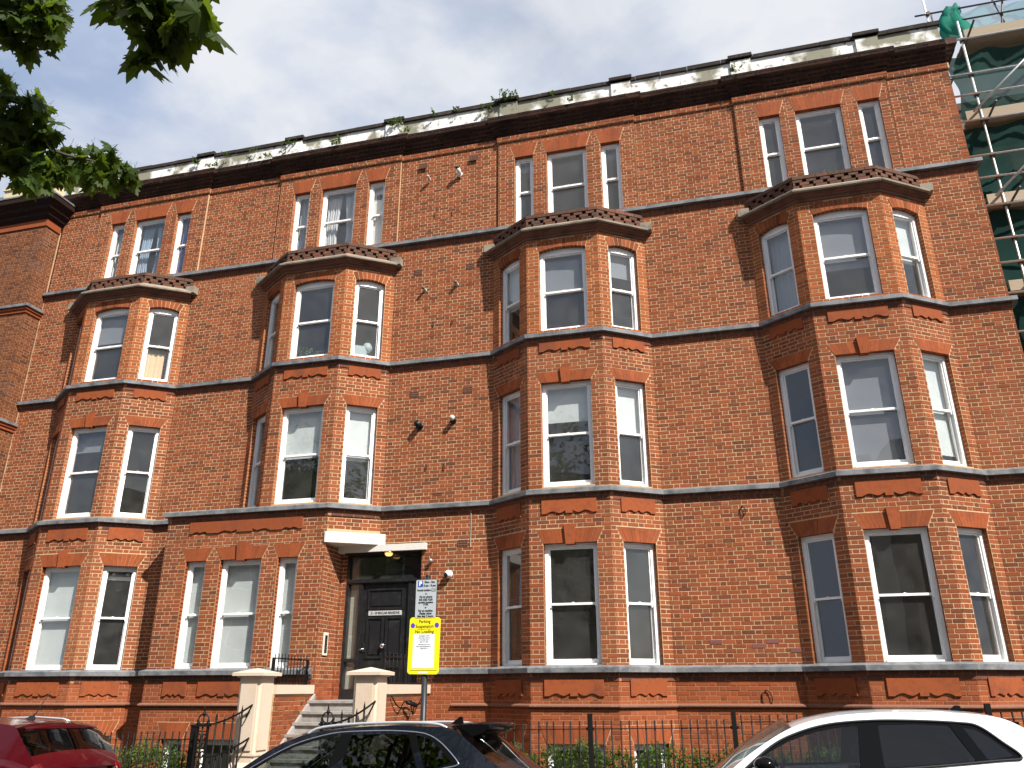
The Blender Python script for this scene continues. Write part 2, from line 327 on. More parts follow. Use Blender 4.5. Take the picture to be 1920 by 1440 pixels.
# ================================================================== the mansion block
block = thing('mansion_block', 'long four storey red brick mansion block with four canted bays and white sash windows', 'building')
BX = [-13.84, -8.40, -2.67, 2.83]; BA, BB, BD = .77, 1.68, .64
ZG, ZF, ZS, ZT = 2.28, 5.43, 8.66, 11.71        # tops of the lead string courses
wall = Wall(); mbM, mbR, mbS = MB(), {0: MB(), 1: MB()}, MB()      # cream mortar, plinth mortar, sooty mortar
arches, keys, panels, winq = [], [], [], []
def jambs(F, a, b, z0, z1, m):
    wall.lay(Face(F.p(a,0)[:2], F.p(a,0,-.14)[:2]), .004, .125, z0, z1, m, d=.0018)
    wall.lay(Face(F.p(b,0,-.14)[:2], F.p(b,0)[:2]), .015, .136, z0, z1, m, d=.0018)
def jack(F, a, b, z, h, fl=.135, key=False, n=None):
    mb = MB(); n = n or max(7, int((b-a)/.066)); g = .0018
    for i in range(n):
        def x(t, top): return (a-fl+(b-a+2*fl)*t) if top else a+(b-a)*t
        t0, t1 = i/n, (i+1)/n
        dd = random.uniform(.003, .0065)
        mb.hexa([F.p(x(t0,0)+g,z+.002,-.13),F.p(x(t1,0)-g,z+.002,-.13),F.p(x(t1,0)-g,z+.002,dd),F.p(x(t0,0)+g,z+.002,dd),F.p(x(t0,1)+g,z+h,-.05),F.p(x(t1,1)-g,z+h,-.05),F.p(x(t1,1)-g,z+h,dd),F.p(x(t0,1)+g,z+h,dd)])
    mb.hexa([F.p(a-.01,z+.004,-.12),F.p(b+.01,z+.004,-.12),F.p(b+.01,z+.004,.0005),F.p(a-.01,z+.004,.0005),F.p(a-fl-.012,z+h+.006,-.04),F.p(b+fl+.012,z+h+.006,-.04),F.p(b+fl+.012,z+h+.006,.0005),F.p(a-fl-.012,z+h+.006,.0005)])
    mb.mi = [0]*(6*n)+[1]*6
    o = mb.build('window_arch', [TERRA, MORTAR], block); o['kind'] = 'stuff'
    if key:
        c = (a+b)/2; k = MB(); w0, w1 = .075, .105
        k.hexa([F.p(c-w0,z-.03,-.12),F.p(c+w0,z-.03,-.12),F.p(c+w0,z-.03,.05),F.p(c-w0,z-.03,.05),F.p(c-w1,z+h+.07,-.03),F.p(c+w1,z+h+.07,-.03),F.p(c+w1,z+h+.07,.05),F.p(c-w1,z+h+.07,.05)])
        k.build('keystone', TERRA, block)
    return trap(a-.01, b+.01, z, a-fl-.012, b+fl+.012, z+h+.006)
def segarch(F, a, b, zc, rise, h=.205):
    w = b-a; Rr = (w*w/4+rise*rise)/(2*rise); c = (a+b)/2; zc0 = zc-Rr; th = math.asin(w/2/Rr); n = int(w/.078); mb = MB()
    for i in range(n):
        t0 = -th+2*th*i/n+.0055/Rr; t1 = -th+2*th*(i+1)/n-.0055/Rr; dd = random.uniform(.001, .006)
        P = lambda t, r, d: F.p(c+r*math.sin(t), zc0+r*math.cos(t), d)
        mb.hexa([P(t0,Rr,-.13),P(t1,Rr,-.13),P(t1,Rr,dd),P(t0,Rr,dd),P(t0,Rr+h,-.05),P(t1,Rr+h,-.05),P(t1,Rr+h,dd),P(t0,Rr+h,dd)])
    nb = len(mb.f)
    for i in range(12):
        t0 = -th*1.01+2.02*th*i/12; t1 = -th*1.01+2.02*th*(i+1)/12
        P = lambda t, r, d: F.p(c+r*math.sin(t), zc0+r*math.cos(t), d)
        mb.hexa([P(t0,Rr+.003,-.12),P(t1,Rr+.003,-.12),P(t1,Rr+.003,-.004),P(t0,Rr+.003,-.004),P(t0,Rr+h+.006,-.04),P(t1,Rr+h+.006,-.04),P(t1,Rr+h+.006,-.004),P(t0,Rr+h+.006,-.004)])
    mb.mi = [0]*nb+[1]*(len(mb.f)-nb)
    o = mb.build('window_arch', [ARCHB, MORTAR], block); o['kind'] = 'stuff'
    def f(z):
        r = Rr+h+.004; s_ = z-zc0
        if s_ <= Rr*math.cos(th)*.9 or s_ >= r: return None
        hw = min(math.sqrt(max(0, r*r-s_*s_)), s_*math.tan(th)+.004)
        return (c-hw, c+hw) if z > zc-rise-.02 else None
    return f
def apron(F, a, b, z0, z1, kind='wide'):
    w = b-a
    if kind == 'wide':
        half = [(0,0),(.085,0),(.12,.02),(.17,.042),(.22,.044),(.27,.022),(.32,.006),(.36,.012),(.40,.034),(.435,.055),(.437,0),(.5,0)]
    elif kind == 'narrow':
        half = [(0,0),(.13,0),(.19,.03),(.25,.042),(.31,.03),(.38,.006),(.43,.012),(.5,.048)]
    else:
        half = [(0,0),(.03,0),(.05,.03),(.075,.04),(.10,.015),(.12,.03),(.145,.04),(.17,.0),(.27,.0),(.29,.02),(.32,.045),(.355,.03),(.385,.01),(.415,.035),(.43,.055),(.432,0),(.5,0)]
    lo = [(a+w*t, z0+y) for t, y in half]; lo += [(a+b-u, z) for u, z in lo[::-1][1:]]
    poly = lo+[(b, z1), (a, z1)]
    mb = MB(); mb.extr(poly, F.p, -.02, .027); mb.build('apron_panel', TERRA, block)
    return rect(a, b, z0+.03, z1)
def face_std(F, openings, u0, u1, z0, z1, mmain=0, arch=None, extra=()):
    """openings: (a,b,z0,z1,archkind,dress) ; lays bricks, mortar, arch, windows"""
    holes = list(extra); ops = []
    for (a, b, za, zb, kind, key, dress) in openings:
        ops.append((a, b, za, zb)); holes.append(rect(a, b, za, zb))
        if kind == 'jack': holes.append(jack(F, a, b, zb, .265 if zb < 5 else .225 if zb < 8 else .35, .135 if zb < 13 else .11, key))
        elif kind == 'seg': holes.append(segarch(F, a, b, zb, .065))
        jm = 1 if random.random() < 2 else mmain
        jambs(F, a, b, za, zb-(.06 if kind == 'seg' else 0), jm)
        winq.append((F, a, b, za, zb, kind == 'seg', dress))
    zs = 2.12
    if z0 < zs: backing(mbR[int(F.p(u0, 0)[0] > -7)], F, u0, u1, z0, min(z1, zs), ops)
    if z1 > zs: backing(mbM, F, u0, u1, max(z0, zs), z1, ops)
    if z0 < zs: wall.lay(F, u0, u1, z0, min(zs, z1), 2, holes)
    if z1 > zs: wall.lay(F, u0, u1, max(z0, zs), z1, mmain, holes)

DRESS = {   # (bay, floor, position) -> what is seen behind the glass
 (0,0,'f'):('blind',1), (0,0,'r'):('card',0), (0,1,'f'):('greyblind',.25), (0,2,'f'):('greyblind',.42), (0,2,'r'):('beige',.5),
 (1,1,'f'):('blind',.52), (1,1,'r'):('blind',.55), (1,2,'f'):('plant',0), (1,2,'r'):('lamp',0), (1,1,'l'):('grey',1),
 (2,1,'f'):('blind',.36), (2,1,'r'):('blind',.5), (2,1,'l'):('grey',1), (2,2,'f'):('greyblind',.5), (2,2,'l'):('blind',.55), (2,2,'r'):('greyblind',.3),
 (3,1,'f'):('greyblind',1), (3,1,'r'):('blind',.9), (3,2,'f'):('greyblind',.62), (3,2,'l'):('grey',1), (3,2,'r'):('blind',.55), (3,1,'l'):(None,0), (0,1,'r'):(None,0),
 (0,3,'m'):('blue',1), (0,3,'r'):('purple',1), (0,3,'l'):('net',.5), (1,3,'l'):('grey',1), (1,3,'m'):('net',1), (1,3,'r'):('board',1),
 (2,3,'l'):('shade',.14), (2,3,'m'):(None,0), (2,3,'r'):('shade',.14), (3,3,'l'):(None,0), (3,3,'m'):('yucca',.3), (3,3,'r'):(None,0),
 (9,0,'l'):('blind',1), (9,0,'m'):('blind',1), (9,0,'r'):('blind',1)}
HF, HC0, HC1 = .50, .235, .905
CL = math.hypot(BB-BA, BD)
fl = [(2.30, 4.435), (5.50, 7.61), (8.73, 10.66)]
bayfaces = {}
for i, cx in enumerate(BX):
    Fl = Face((cx-BB, 0), (cx-BA, -BD)); Ff = Face((cx-BA, -BD), (cx+BA, -BD)); Fr = Face((cx+BA, -BD), (cx+BB, 0)); bayfaces[i] = (Fl, Ff, Fr)
    for F, pos in ((Fl, 'l'), (Ff, 'f'), (Fr, 'r')):
        front = pos == 'f'
        a, b = (BA-HF, BA+HF) if front else (HC0, HC1) if pos == 'r' else (CL-HC1, CL-HC0)
        lo = 5.36 if i == 1 else -.6
        for j, (za, zb) in enumerate(fl):
            if i == 1 and j == 0: continue
            z0 = lo if (j == 0 or (i == 1 and j == 1)) else [0, 5.36, 8.59][j]
            z1 = [5.36, 8.59, 10.93][j]
            op = [(a, b, za, zb, 'seg' if j == 2 else 'jack', front and j < 2, (i, j, pos))]
            if j == 0:
                op.append((a, b, -.35, 1.07, 'none', False, (i, -1, pos)))
            ex = []
            pa, pb = (a-.02, b+.02)
            if j == 0: ex += [apron(F, pa, pb, 1.82, 2.09, 'wide' if front else 'narrow'), apron(F, pa, pb, 4.98, 5.25, 'wide' if front else 'narrow'), jack(F, a, b, 1.07, .29, .12)]
            if j == 1: ex += [apron(F, pa, pb, 8.27, 8.49, 'wide' if front else 'narrow')]
            face_std(F, op, 0, F.L, z0, z1, 1 if j == 2 else 0, extra=ex)
# ---- straight walls between the bays
def plain(x0, x1, z0, z1, m=0, extra=(), y=0.0):
    F = Face((x0, y), (x1, y)); face_std(F, [], 0, x1-x0, z0, z1, m, extra=extra); return F
plain(-16.68, BX[0]-BB, -.6, ZT-.08); plain(BX[0]+BB, -11.3, -.6, 5.36); plain(BX[0]+BB, BX[1]-BB, 5.40, ZT-.08)
plain(BX[1]+BB, BX[2]-BB, 5.36, ZT-.08); plain(BX[2]+BB, BX[3]-BB, -.6, ZT-.08); plain(BX[3]+BB, 5.58, -.6, ZT-.08)
DR = -5.80; DL = -7.46
plain(DR, BX[2]-BB, -.6, 4.70); plain(BX[1]+BB-.02, BX[2]-BB, 4.70, 5.36)
# parts of the wall hidden behind the bays' roofs
for cx in BX: plain(cx-BB, cx+BB, 11.25, ZT-.08)
# ---- projecting ground floor block beside the entrance
GX0, GX1 = -11.30, -7.60
Fb = Face((GX0, -BD), (GX1, -BD))
ow = [(-10.74, -10.27, 'l', False), (-9.93, -8.99, 'm', True), (-8.62, -8.18, 'r', False)]
op = [(a-GX0, b-GX0, 2.30, 4.41, 'jack', k, (9, 0, p)) for a, b, p, k in ow]+[(a-GX0, b-GX0, -.35, 1.06, 'none', False, (9, -1, p)) for a, b, p, k in ow[:2]]
ex = [apron(Fb, .55, 3.16, 4.97, 5.21, 'long'), apron(Fb, -10.85-GX0, -10.33-GX0, 1.82, 2.08, 'narrow'), apron(Fb, -10.07-GX0, -9.0-GX0, 1.82, 2.08, 'wide')]
ex += [jack(Fb, a-GX0, b-GX0, 1.06, .29, .12) for a, b, p, k in ow[:2]]
face_std(Fb, op, 0, Fb.L, -.6, 5.36, 0, extra=ex)
Fbl = Face((GX0, 0), (GX0, -BD)); face_std(Fbl, [], 0, BD, -.6, 5.36)
Fbr = Face((GX1, -BD), (GX1, .12)); face_std(Fbr, [], 0, BD+.12, -.6, 4.67)
face_std(Face((GX1, .12), (DL+.01, .12)), [], 0, DL+.01-GX1, 1.70, 4.60)
Fcs = bayfaces[1][2]; face_std(Fcs, [], 0, CL, 4.90, 5.36)
# right-hand end wall and rear
face_std(Face((5.58, 0), (5.58, 2.2)), [], 0, 2.2, -.6, ZT-.08); face_std(Face((5.53, .05), (5.53, 2.2)), [], 0, 2.15, ZT-.08, 14.08)
# ---- top storey: recessed wall with shallow pilasters round each window group
PIL = [(-15.42, -12.12), (-9.98, -6.73), (-4.24, -1.05), (1.18, 4.31)]
x = -16.68
for i, (a, b) in enumerate(PIL):
    F = Face((x, .05), (a, .05)); face_std(F, [], 0, F.L, ZT-.09, 14.09)
    F = Face((a, 0), (b, 0)); c = BX[i]; o = -a
    op = [(c-1.18+o, c-.74+o, ZT+.06, 13.60, 'jack', False, (i, 3, 'l')), (c-.42+o, c+.51+o, ZT+.06, 13.60, 'jack', False, (i, 3, 'm')), (c+.84+o, c+1.28+o, ZT+.06, 13.60, 'jack', False, (i, 3, 'r'))]
    face_std(F, op, 0, F.L, ZT-.09, 14.09)
    for q in (a, b): mbM.quad((q, -.006, ZT-.08), (q, .06, ZT-.08), (q, .06, 14.1), (q, -.006, 14.1))
    x = b
F = Face((x, .05), (5.53, .05)); face_std(F, [], 0, F.L, ZT-.09, 14.09)
mbM.build('mortar_wall', MORTAR, block); mbR[0].build('mortar_wall', MORTARR, block); mbR[1].build('mortar_wall', MORTARR, block)

# ---- string courses of lead on corbelled brick
def bay_path(i, ext=0): cx = BX[i]; return [(cx-BB, 0), (cx-BA, -BD), (cx+BA, -BD), (cx+BB, 0)]
def lead_course(path, zt, out=.098, cap0=True):
    mb = MB(); sweep(mb, path, [(-.02, zt+.045), (out-.012, zt+.008), (out, zt), (out, zt-.078), (out-.012, zt-.083), (-.02, zt-.079)]); mb.build('lead_flashing', LEAD, block)
    mb = MB(); sweep(mb, path, [(-.02, zt-.082), (.024, zt-.082), (.024, zt-.148), (.007, zt-.152), (.007, zt-.222), (-.02, zt-.225)]); mb.build('string_course', MORTARR, block)
    for a, b in zip(path, path[1:]):
        F = Face(a, b)
        if F.L > .2:
            k = math.floor((zt-.155)/CO)
            wall.b += []
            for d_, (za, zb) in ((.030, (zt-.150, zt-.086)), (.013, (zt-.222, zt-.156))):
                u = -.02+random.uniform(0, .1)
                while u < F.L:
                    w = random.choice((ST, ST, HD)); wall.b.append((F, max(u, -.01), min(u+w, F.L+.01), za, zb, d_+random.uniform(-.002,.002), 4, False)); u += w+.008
full = [(-16.68, 0)]+[p for i in range(4) for p in bay_path(i)]+[(5.58, 0), (5.58, 1.5)]
lead_course(full, ZS)
lead_course([(-16.68, 0)]+bay_path(0)+[(GX0-.0, 0)], ZF-.0)
lead_course([(GX0, .0), (GX0, -BD), (GX1, -BD), (BX[1]+BB, 0)]+bay_path(2)+bay_path(3)+[(5.58, 0), (5.58, 1.5)], ZF)
lead_course([(-16.68, 0)]+bay_path(0)+[(GX0, 0), (GX0, -BD), (GX1-.06, -BD)], ZG)
lead_course([(-5.52, 0)]+bay_path(2)+bay_path(3)+[(5.58, 0), (5.58, 1.5)], ZG)
# top sill course, broken by the pierced parapets of the bays
pp = [(-16.68, 0)]
for a, b in PIL: pp += [(a+.18, 0), (a+.22, -.03), (b-.22, -.03), (b-.18, 0)]
lead_course([(-16.68, 0), (5.58, 0), (5.58, 1.5)], ZT, .105)
# moulded plinth string
def plinth(path):
    mb = MB(); sweep(mb, path, [(-.02, 1.70), (.02, 1.695), (.05, 1.675), (.055, 1.655), (.045, 1.637), (.0, 1.632), (-.02, 1.632)]); mb.build('plinth_moulding', STRINGM, block)
plinth([(-16.68, 0)]+bay_path(0)+[(GX0, 0), (GX0, -BD), (GX1-.02, -BD)]); plinth([(-5.1, 0)]+bay_path(2)+bay_path(3)+[(5.58, 0), (5.58, 1.5)])

# ---- bay cornices, pierced parapets and flat roofs
for i, cx in enumerate(BX):
    bp = bay_path(i)
    mb = MB(); sweep(mb, bp, [(-.03, 10.90), (.03, 10.90), (.035, 10.955), (.07, 10.965), (.075, 10.995), (.13, 11.015), (.135, 11.05), (-.03, 11.05)]); mb.build('bay_cornice', mat('grimy_cornice_brick', base=(.15,.066,.042), rough=.9, noise=[(3, 7, (.04,.024,.018), .5, .78), (22, 5, (.24,.12,.07), .6, .85)], bump=(45, .5)), block)
    mb = MB(); sweep(mb, bp, [(-.03, 11.052), (.20, 11.052), (.205, 11.085), (.02, 11.225), (-.03, 11.225)])
    for sx in (-1, 1): mb.box(*sorted((cx+sx*1.63, cx+sx*1.86)), -.17, .01, 11.07, 11.25)
    mb.build('cornice_stone', STONE, block)
    mb = MB(); mb.cur = 0
    for F in bayfaces[i]:
        for r, (za, zb) in enumerate(((11.228, 11.295), (11.303, 11.37), (11.378, 11.438), (11.446, 11.52))):
            u = 0.0
            if r == 3 or r == 0: segs = [(0, F.L)] if r == 3 else None
            if r == 3:
                while u < F.L-.02: mb.hexa([F.p(u,za,-.09),F.p(min(u+.218,F.L),za,-.09),F.p(min(u+.218,F.L),za,.012),F.p(u,za,.012),F.p(u,zb,-.09),F.p(min(u+.218,F.L),zb,-.09),F.p(min(u+.218,F.L),zb,.012),F.p(u,zb,.012)]); u += .226
                continue
            off = .135 if r == 1 else 0
            P_ = .262; gap = .085 if r else .05
            u = -off if r else -.10
            while u < F.L:
                a, b = max(0, u), min(F.L, u+P_-gap)
                if b-a > .02: mb.hexa([F.p(a,za,-.09),F.p(b,za,-.09),F.p(b,za,.002),F.p(a,za,.002),F.p(a,zb,-.09),F.p(b,zb,-.09),F.p(b,zb,.002),F.p(a,zb,.002)])
                u += P_
        for r, z in enumerate((11.295, 11.37, 11.438)):   # bed joints
            pass
    nb = len(mb.f)
    for F in bayfaces[i]:
        mb.hexa([F.p(0,11.22,-.16),F.p(F.L,11.22,-.16),F.p(F.L,11.22,-.088),F.p(0,11.22,-.088),F.p(0,11.515,-.16),F.p(F.L,11.515,-.16),F.p(F.L,11.515,-.088),F.p(0,11.515,-.088)])  # inner leaf added in a dark colour so the pierced holes look shaded
        for za in (11.294, 11.369, 11.437): mb.hexa([F.p(0,za,-.09),F.p(F.L,za,-.09),F.p(F.L,za,-.004),F.p(0,za,-.004),F.p(0,za+.009,-.09),F.p(F.L,za+.009,-.09),F.p(F.L,za+.009,-.004),F.p(0,za+.009,-.004)])
    mb.mi = [0]*nb+[1]*(len(mb.f)-nb)
    o = mb.build('pierced_parapet', [mat('dull_parapet_brick', var=[(.095,.042,.028),(.14,.055,.033),(.07,.037,.027),(.115,.048,.03)], rough=.95, noise=[(5, 7, (.07,.045,.03), .45, .75), (24, 5, (.22,.19,.07), .64, .8)]), SOOTSHADE], block); o['kind'] = 'stuff'
    mb = MB(); mb.prism([(cx-BB, .02), (cx-BA, -BD+.1), (cx+BA, -BD+.1), (cx+BB, .02)], 11.16, 11.24); mb.build('bay_roof', LEAD, block)
mb = MB(); mb.prism([(GX0, .0), (GX0, -BD), (GX1, -BD), (BX[1]+BB, 0)], 5.37, 5.44); mb.build('porch_roof', LEAD, block)

# ---- main cornice: architrave, blackened brick cornice, white parapet, dark coping
tp = [(-16.68, .05)]
for a, b in PIL: tp += [(a, .05), (a, -.01), (b, -.01), (b, .05)]
tp += [(5.53, .05), (5.53, 1.6)]
mb = MB(); sweep(mb, tp, [(-.05, 14.075), (.03, 14.075), (.03, 14.205), (-.05, 14.21)]); mb.build('architrave', MORTAR, block)
mb = MB(); sweep(mb, tp, [(-.05, 14.21), (.012, 14.21), (.012, 14.285), (.05, 14.29), (.055, 14.35), (.10, 14.36), (.105, 14.43), (.145, 14.44), (.15, 14.52), (.215, 14.535), (.22, 14.685), (-.05, 14.74)]); mb.build('cornice', SOOTSHADE, block)
for a, b in zip(tp, tp[1:]):
    F = Face(a, b)
    if F.L < .1: continue
    for d_, za, zb, m in ((.036, 14.078, 14.138, 0), (.036, 14.146, 14.204, 0), (.018, 14.214, 14.28, 3), (.061, 14.292, 14.348, 3), (.111, 14.362, 14.428, 3), (.156, 14.446, 14.516, 3), (.226, 14.54, 14.608, 3), (.226, 14.616, 14.684, 3)):
        u = random.uniform(0, .1); e0 = d_ if abs(a[1]-.05) > .02 else 0
        wall.b.append((F, -e0, u, za, zb, d_, m, False)); u += .008
        while u < F.L+e0:
            w = random.choice((ST, HD, ST)); wall.b.append((F, u, min(u+w, F.L+e0), za, zb, d_+random.uniform(-.004, .004), m, False)); u += w+.009
mb = MB(); mb.box(-16.66, 5.52, .0, .30, 14.70, 15.20); mb.build('parapet', WPARAP, block)
mb = MB(); x = -16.70
while x < 5.5:
    w = min(random.uniform(.55, .8), 5.56-x); z = random.uniform(-.008, .008); mb.box(x, x+w-.008, -.05, .36, 15.20+z, 15.29+z+random.uniform(0, .012)); x += w
mb.build('parapet_coping', COPING, block)
for a, b in PIL:
    for x0, x1 in ((a+.03, a+.47), (b-.45, b-.0)):
        mb = MB(); mb.box(x0, x1, -.05, .33, 14.69, 15.25); mb.build('parapet_pier', WPARAP, block)
        mb = MB(); mb.box(x0-.04, x1+.04, -.10, .38, 15.25, 15.335); mb.build('pier_coping', COPING, block)
mb = MB(); mb.box(-16.6, 5.5, .31, 9, 14.45, 14.6); mb.box(-16.66, -16.5, .31, 9, -.6, 14.4); mb.box(5.42, 5.53, 2.2, 9, -.6, 14.44); mb.box(-16.6, 5.5, 8.9, 9.1, -.6, 14.44); mb.build('roof', LEAD, block)
# finish bricks: the 300 that show largest are separate parts
def pick(q):
    F, a, b, z0, z1, d, m, std = q
    p = F.p((a+b)/2, z0)
    if not (1.78 < z0 < 8 and -9 < p[0] < 5.5): return 0
    if F.L < .3: return 0
    v = Vector(p)-Vector((0, -15.02, 1.95)); f = -(F.n[0]*v.x+F.n[1]*v.y)/v.length
    x = v.dot(rr); zc = v.dot(fw)
    if abs(x/zc) > .60 or f < .2: return 0
    return f/zc
BM = [BRICK, ORANGE, PLINTHB, SOOTB, mat('shadow_darkened_brick', var=[(.12,.042,.026),(.16,.054,.03),(.09,.036,.025),(.14,.05,.029)], rough=.95, noise=[(2, 6, (.06,.03,.022), .45, .75)])]  # last entry: corbel brick, colour darkened to deepen the shadow under the lead
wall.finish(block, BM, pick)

# ------------------------------------------------------------------ sash windows, rooms, blinds
def boxes(bl, name):
    mb = MB()
    for q in bl: mb.box(*q)
    return mb.mesh(name)
wcache = {}
def wavy(w, h, n, amp, y, x0=0, z0=0, seed=0, gather=0):
    rnd = random.Random(seed); ph = rnd.uniform(0, 6); rows = []
    for j in range(7):
        t = j/6; r = []
        for i in range(n*4+1):
            s = i/(n*4); xx = x0+w*s
            if gather: xx = x0+w*(s*(1-gather*(1-abs(t-.35))))
            r.append((xx, y+amp*math.sin(s*n*2*math.pi+ph+.6*math.sin(3*t+ph))+amp*.5*math.sin(s*n*3.1+2*ph), z0+h*t))
        rows.append(r)
    mb = MB(); mb.grid(rows); return mb
def window(F, a, b, z0, z1, arched, dress):
    w, h = round(b-a, 3), round(z1-z0, 3); key = (w, h, arched)
    hs = h-(.065 if arched else 0)            # height of the straight part
    hm = hs*.492+.01
    if key not in wcache:
        J = .055
        fr = [(0, J, .10, .235, .0, hs), (w-J, w, .10, .235, 0, hs), (J, w-J, .10, .235, hs-.055, hs), (J, w-J, .085, .235, 0, .055),
              (J, J+.018, .10, .125, .055, hs-.055), (w-J-.018, w-J, .10, .125, .055, hs-.055), (J+.018, w-J-.018, .10, .122, hs-.072, hs-.055), (w*.3, w*.62, .094, .1005, hs-.040, hs-.026)]
        mb = MB()
        for q in fr: mb.box(*q)
        if arched:
            rise = .065; Rr = (w*w/4+rise*rise)/(2*rise); pts = []
            for k in range(13):
                x = w*k/12; pts.append((x, hs-.002+math.sqrt(Rr*Rr-(x-w/2)**2)-(Rr-rise)))
            mb.extr([(0, hs-.001)]+[(w, hs-.001)]+pts[::-1], lambda u, z, d: (u, d, z), .102, .232)
        me = mb.mesh('window'); me.materials.append(WHITE)
        i0, i1 = J+.002, w-J-.002; s = .042
        up = boxes([(i0, i0+s, .127, .165, hm-.055, hs-.056), (i1-s, i1, .127, .165, hm-.055, hs-.056), (i0+s, i1-s, .127, .165, hs-.10, hs-.056), (i0+s, i1-s, .122, .165, hm-.018, hm+.022), (w*.5-.018, w*.5+.018, .13, .16, hm+.022, hm+.036)], 'sash')
        lo = boxes([(i0, i0+s, .169, .207, .056, hm+.018), (i1-s, i1, .169, .207, .056, hm+.018), (i0+s, i1-s, .169, .207, .056, .128), (i0+s, i1-s, .169, .207, hm-.016, hm+.018)], 'sash')
        p1 = boxes([(i0+s-.004, i1-s+.004, .144, .149, hm+.02, hs-.098)], 'pane'); p2 = boxes([(i0+s-.004, i1-s+.004, .186, .191, .126, hm-.014)], 'pane')
        for q in (up, lo): q.materials.append(WHITE)
        for q in (p1, p2): q.materials.append(GLASS)
        wcache[key] = (me, up, lo, p1, p2)
    me, up, lo, p1, p2 = wcache[key]
    o = link('window', me, block, mw=F.mw(a, z0))
    for nm, q in (('sash', up), ('sash', lo), ('pane', p1), ('pane', p2)): link(nm, q, o)
    k, f = DRESS.get(dress, (None, 0)); sd = hash(dress) % 997
    y = .245; x0 = .05; ww = w-.10; zt = hs-.03
    def sub(name, mb, m): q = mb.build(name, m, o); return q
    if k in ('blind', 'greyblind', 'shade'):
        hb = (zt-.06)*f; mb = MB(); mb.box(x0, x0+ww, y, y+.003, zt-hb, zt); 
        if f < 1: mb.box(x0, x0+ww, y-.004, y+.008, zt-hb-.022, zt-hb)
        sub('blind', mb, GREYBL if k != 'blind' else BLIND)
    elif k in ('net', 'blue', 'purple', 'grey', 'beige'):
        m = dict(net=NETC, blue=mat('pale_blue_curtain', base=(.36,.46,.56), rough=.9, spec=.05, translucent=((.4,.5,.6), .3)), purple=BLUEC, grey=GREYC, beige=BEIGEC)[k]
        if k == 'beige': sub('curtain', wavy(ww*.75, zt*.40, 4, .014, y+.03, x0, .06, sd), m)
        elif k == 'blue' or (k == 'net' and w > .8):
            sub('curtain', wavy(ww*.52, zt-.06, 5, .02, y+.04, x0, .06, sd, .35), m)
            q = wavy(ww*.52, zt-.06, 5, .02, y+.04, 0, .06, sd+3, .35); q.v = [(x0+ww-v[0], v[1]+.003, v[2]) for v in q.v]; sub('curtain', q, m)
        elif f == .5: sub('curtain', wavy(ww*.45, zt-.06, 3, .02, y+.04, x0, .06, sd, .3), m)
        else: sub('curtain', wavy(ww, zt-.06, 6, .014, y+.04, x0, .06, sd), m)
    elif k == 'board':
        mb = MB(); mb.box(x0, x0+ww, y, y+.01, .06, zt); sub('board', mb, mat('white_board', base=(.7,.68,.62), rough=.7))
        fan = MB(); fan.lathe([(.001, 0), (.075, 0), (.078, .012), (.06, .02), (.055, .008), (.02, .008), (.018, .022), (.001, .024)], n=20)
        fan.v = [(w*.48+v[0], y-.002-v[2], hs-.33+v[1]) for v in fan.v]; sub('extractor_fan', fan, IRON)
    elif k in ('plant', 'yucca'):
        mb = MB(); rnd = random.Random(sd)
        if k == 'plant':
            for _ in range(170):
                x = x0+rnd.random()*ww; z = .08+rnd.random()**1.6*(.32 if x < w*.45 else .2); yy = y+.03+rnd.random()*.12; an = rnd.uniform(0, 6.3); l = rnd.uniform(.03, .06)
                d = Vector((math.cos(an), rnd.uniform(-.5, .5), math.sin(an))).normalized()*l; s_ = d.cross(Vector((0, 1, .3))).normalized()*l*.35; p = Vector((x, yy, z))
                mb.quad(p-d, p+s_, p+d, p-s_)
        else:
            for q in range(15):
                an = math.pi*(q+.5)/15+rnd.uniform(-.1, .1); l = rnd.uniform(.16, .27); p = Vector((w*.5, y+.12, .30)); d = Vector((math.cos(an), rnd.uniform(-.4, .1), math.sin(an)*.9+.1)); s_ = Vector((-d.z, 0, d.x))*.014
                mb.quad(p-s_, p+s_, p+d*l*.7+s_*.9+Vector((0,0,-.01)), p+d*l*.7-s_*.9); mb.quad(p+d*l*.7-s_*.9, p+d*l*.7+s_*.9, p+d*l+Vector((0,0,-.05)), p+d*l+Vector((0,0,-.055)))
            mb.tube([(w*.5, y+.12, .06), (w*.5, y+.12, .31)], .014, 6)
        sub('house_plant', mb, mat('house_plant_green', base=(.05,.10,.035), rough=.5))
    elif k == 'lamp':
        mb = MB(); mb.lathe([(.001,.0),(.08,0),(.09,.02),(.03,.05),(.03,.12),(.10,.16),(.12,.26),(.07,.36),(.001,.38)], (w*.62, y+.14, .14), 14); mb.box(x0, x0+ww*.6, y+.05, y+.3, .06, .40)
        sub('ornament', mb, mat('pale_blue_ornament', base=(.24,.31,.32), rough=.5))
    elif k == 'card':
        mb = MB(); mb.box(x0, x0+ww, y, y+.004, hs-.27, hs-.20); mb.box(x0+.12, x0+.17, y, y+.004, hs-.17, hs-.12); mb.box(x0+ww-.17, x0+ww-.12, y, y+.004, hs-.17, hs-.12)
        sub('packing_card', mb, mat('white_card', base=(.7,.7,.68), rough=.8))
for q in winq: window(*q)
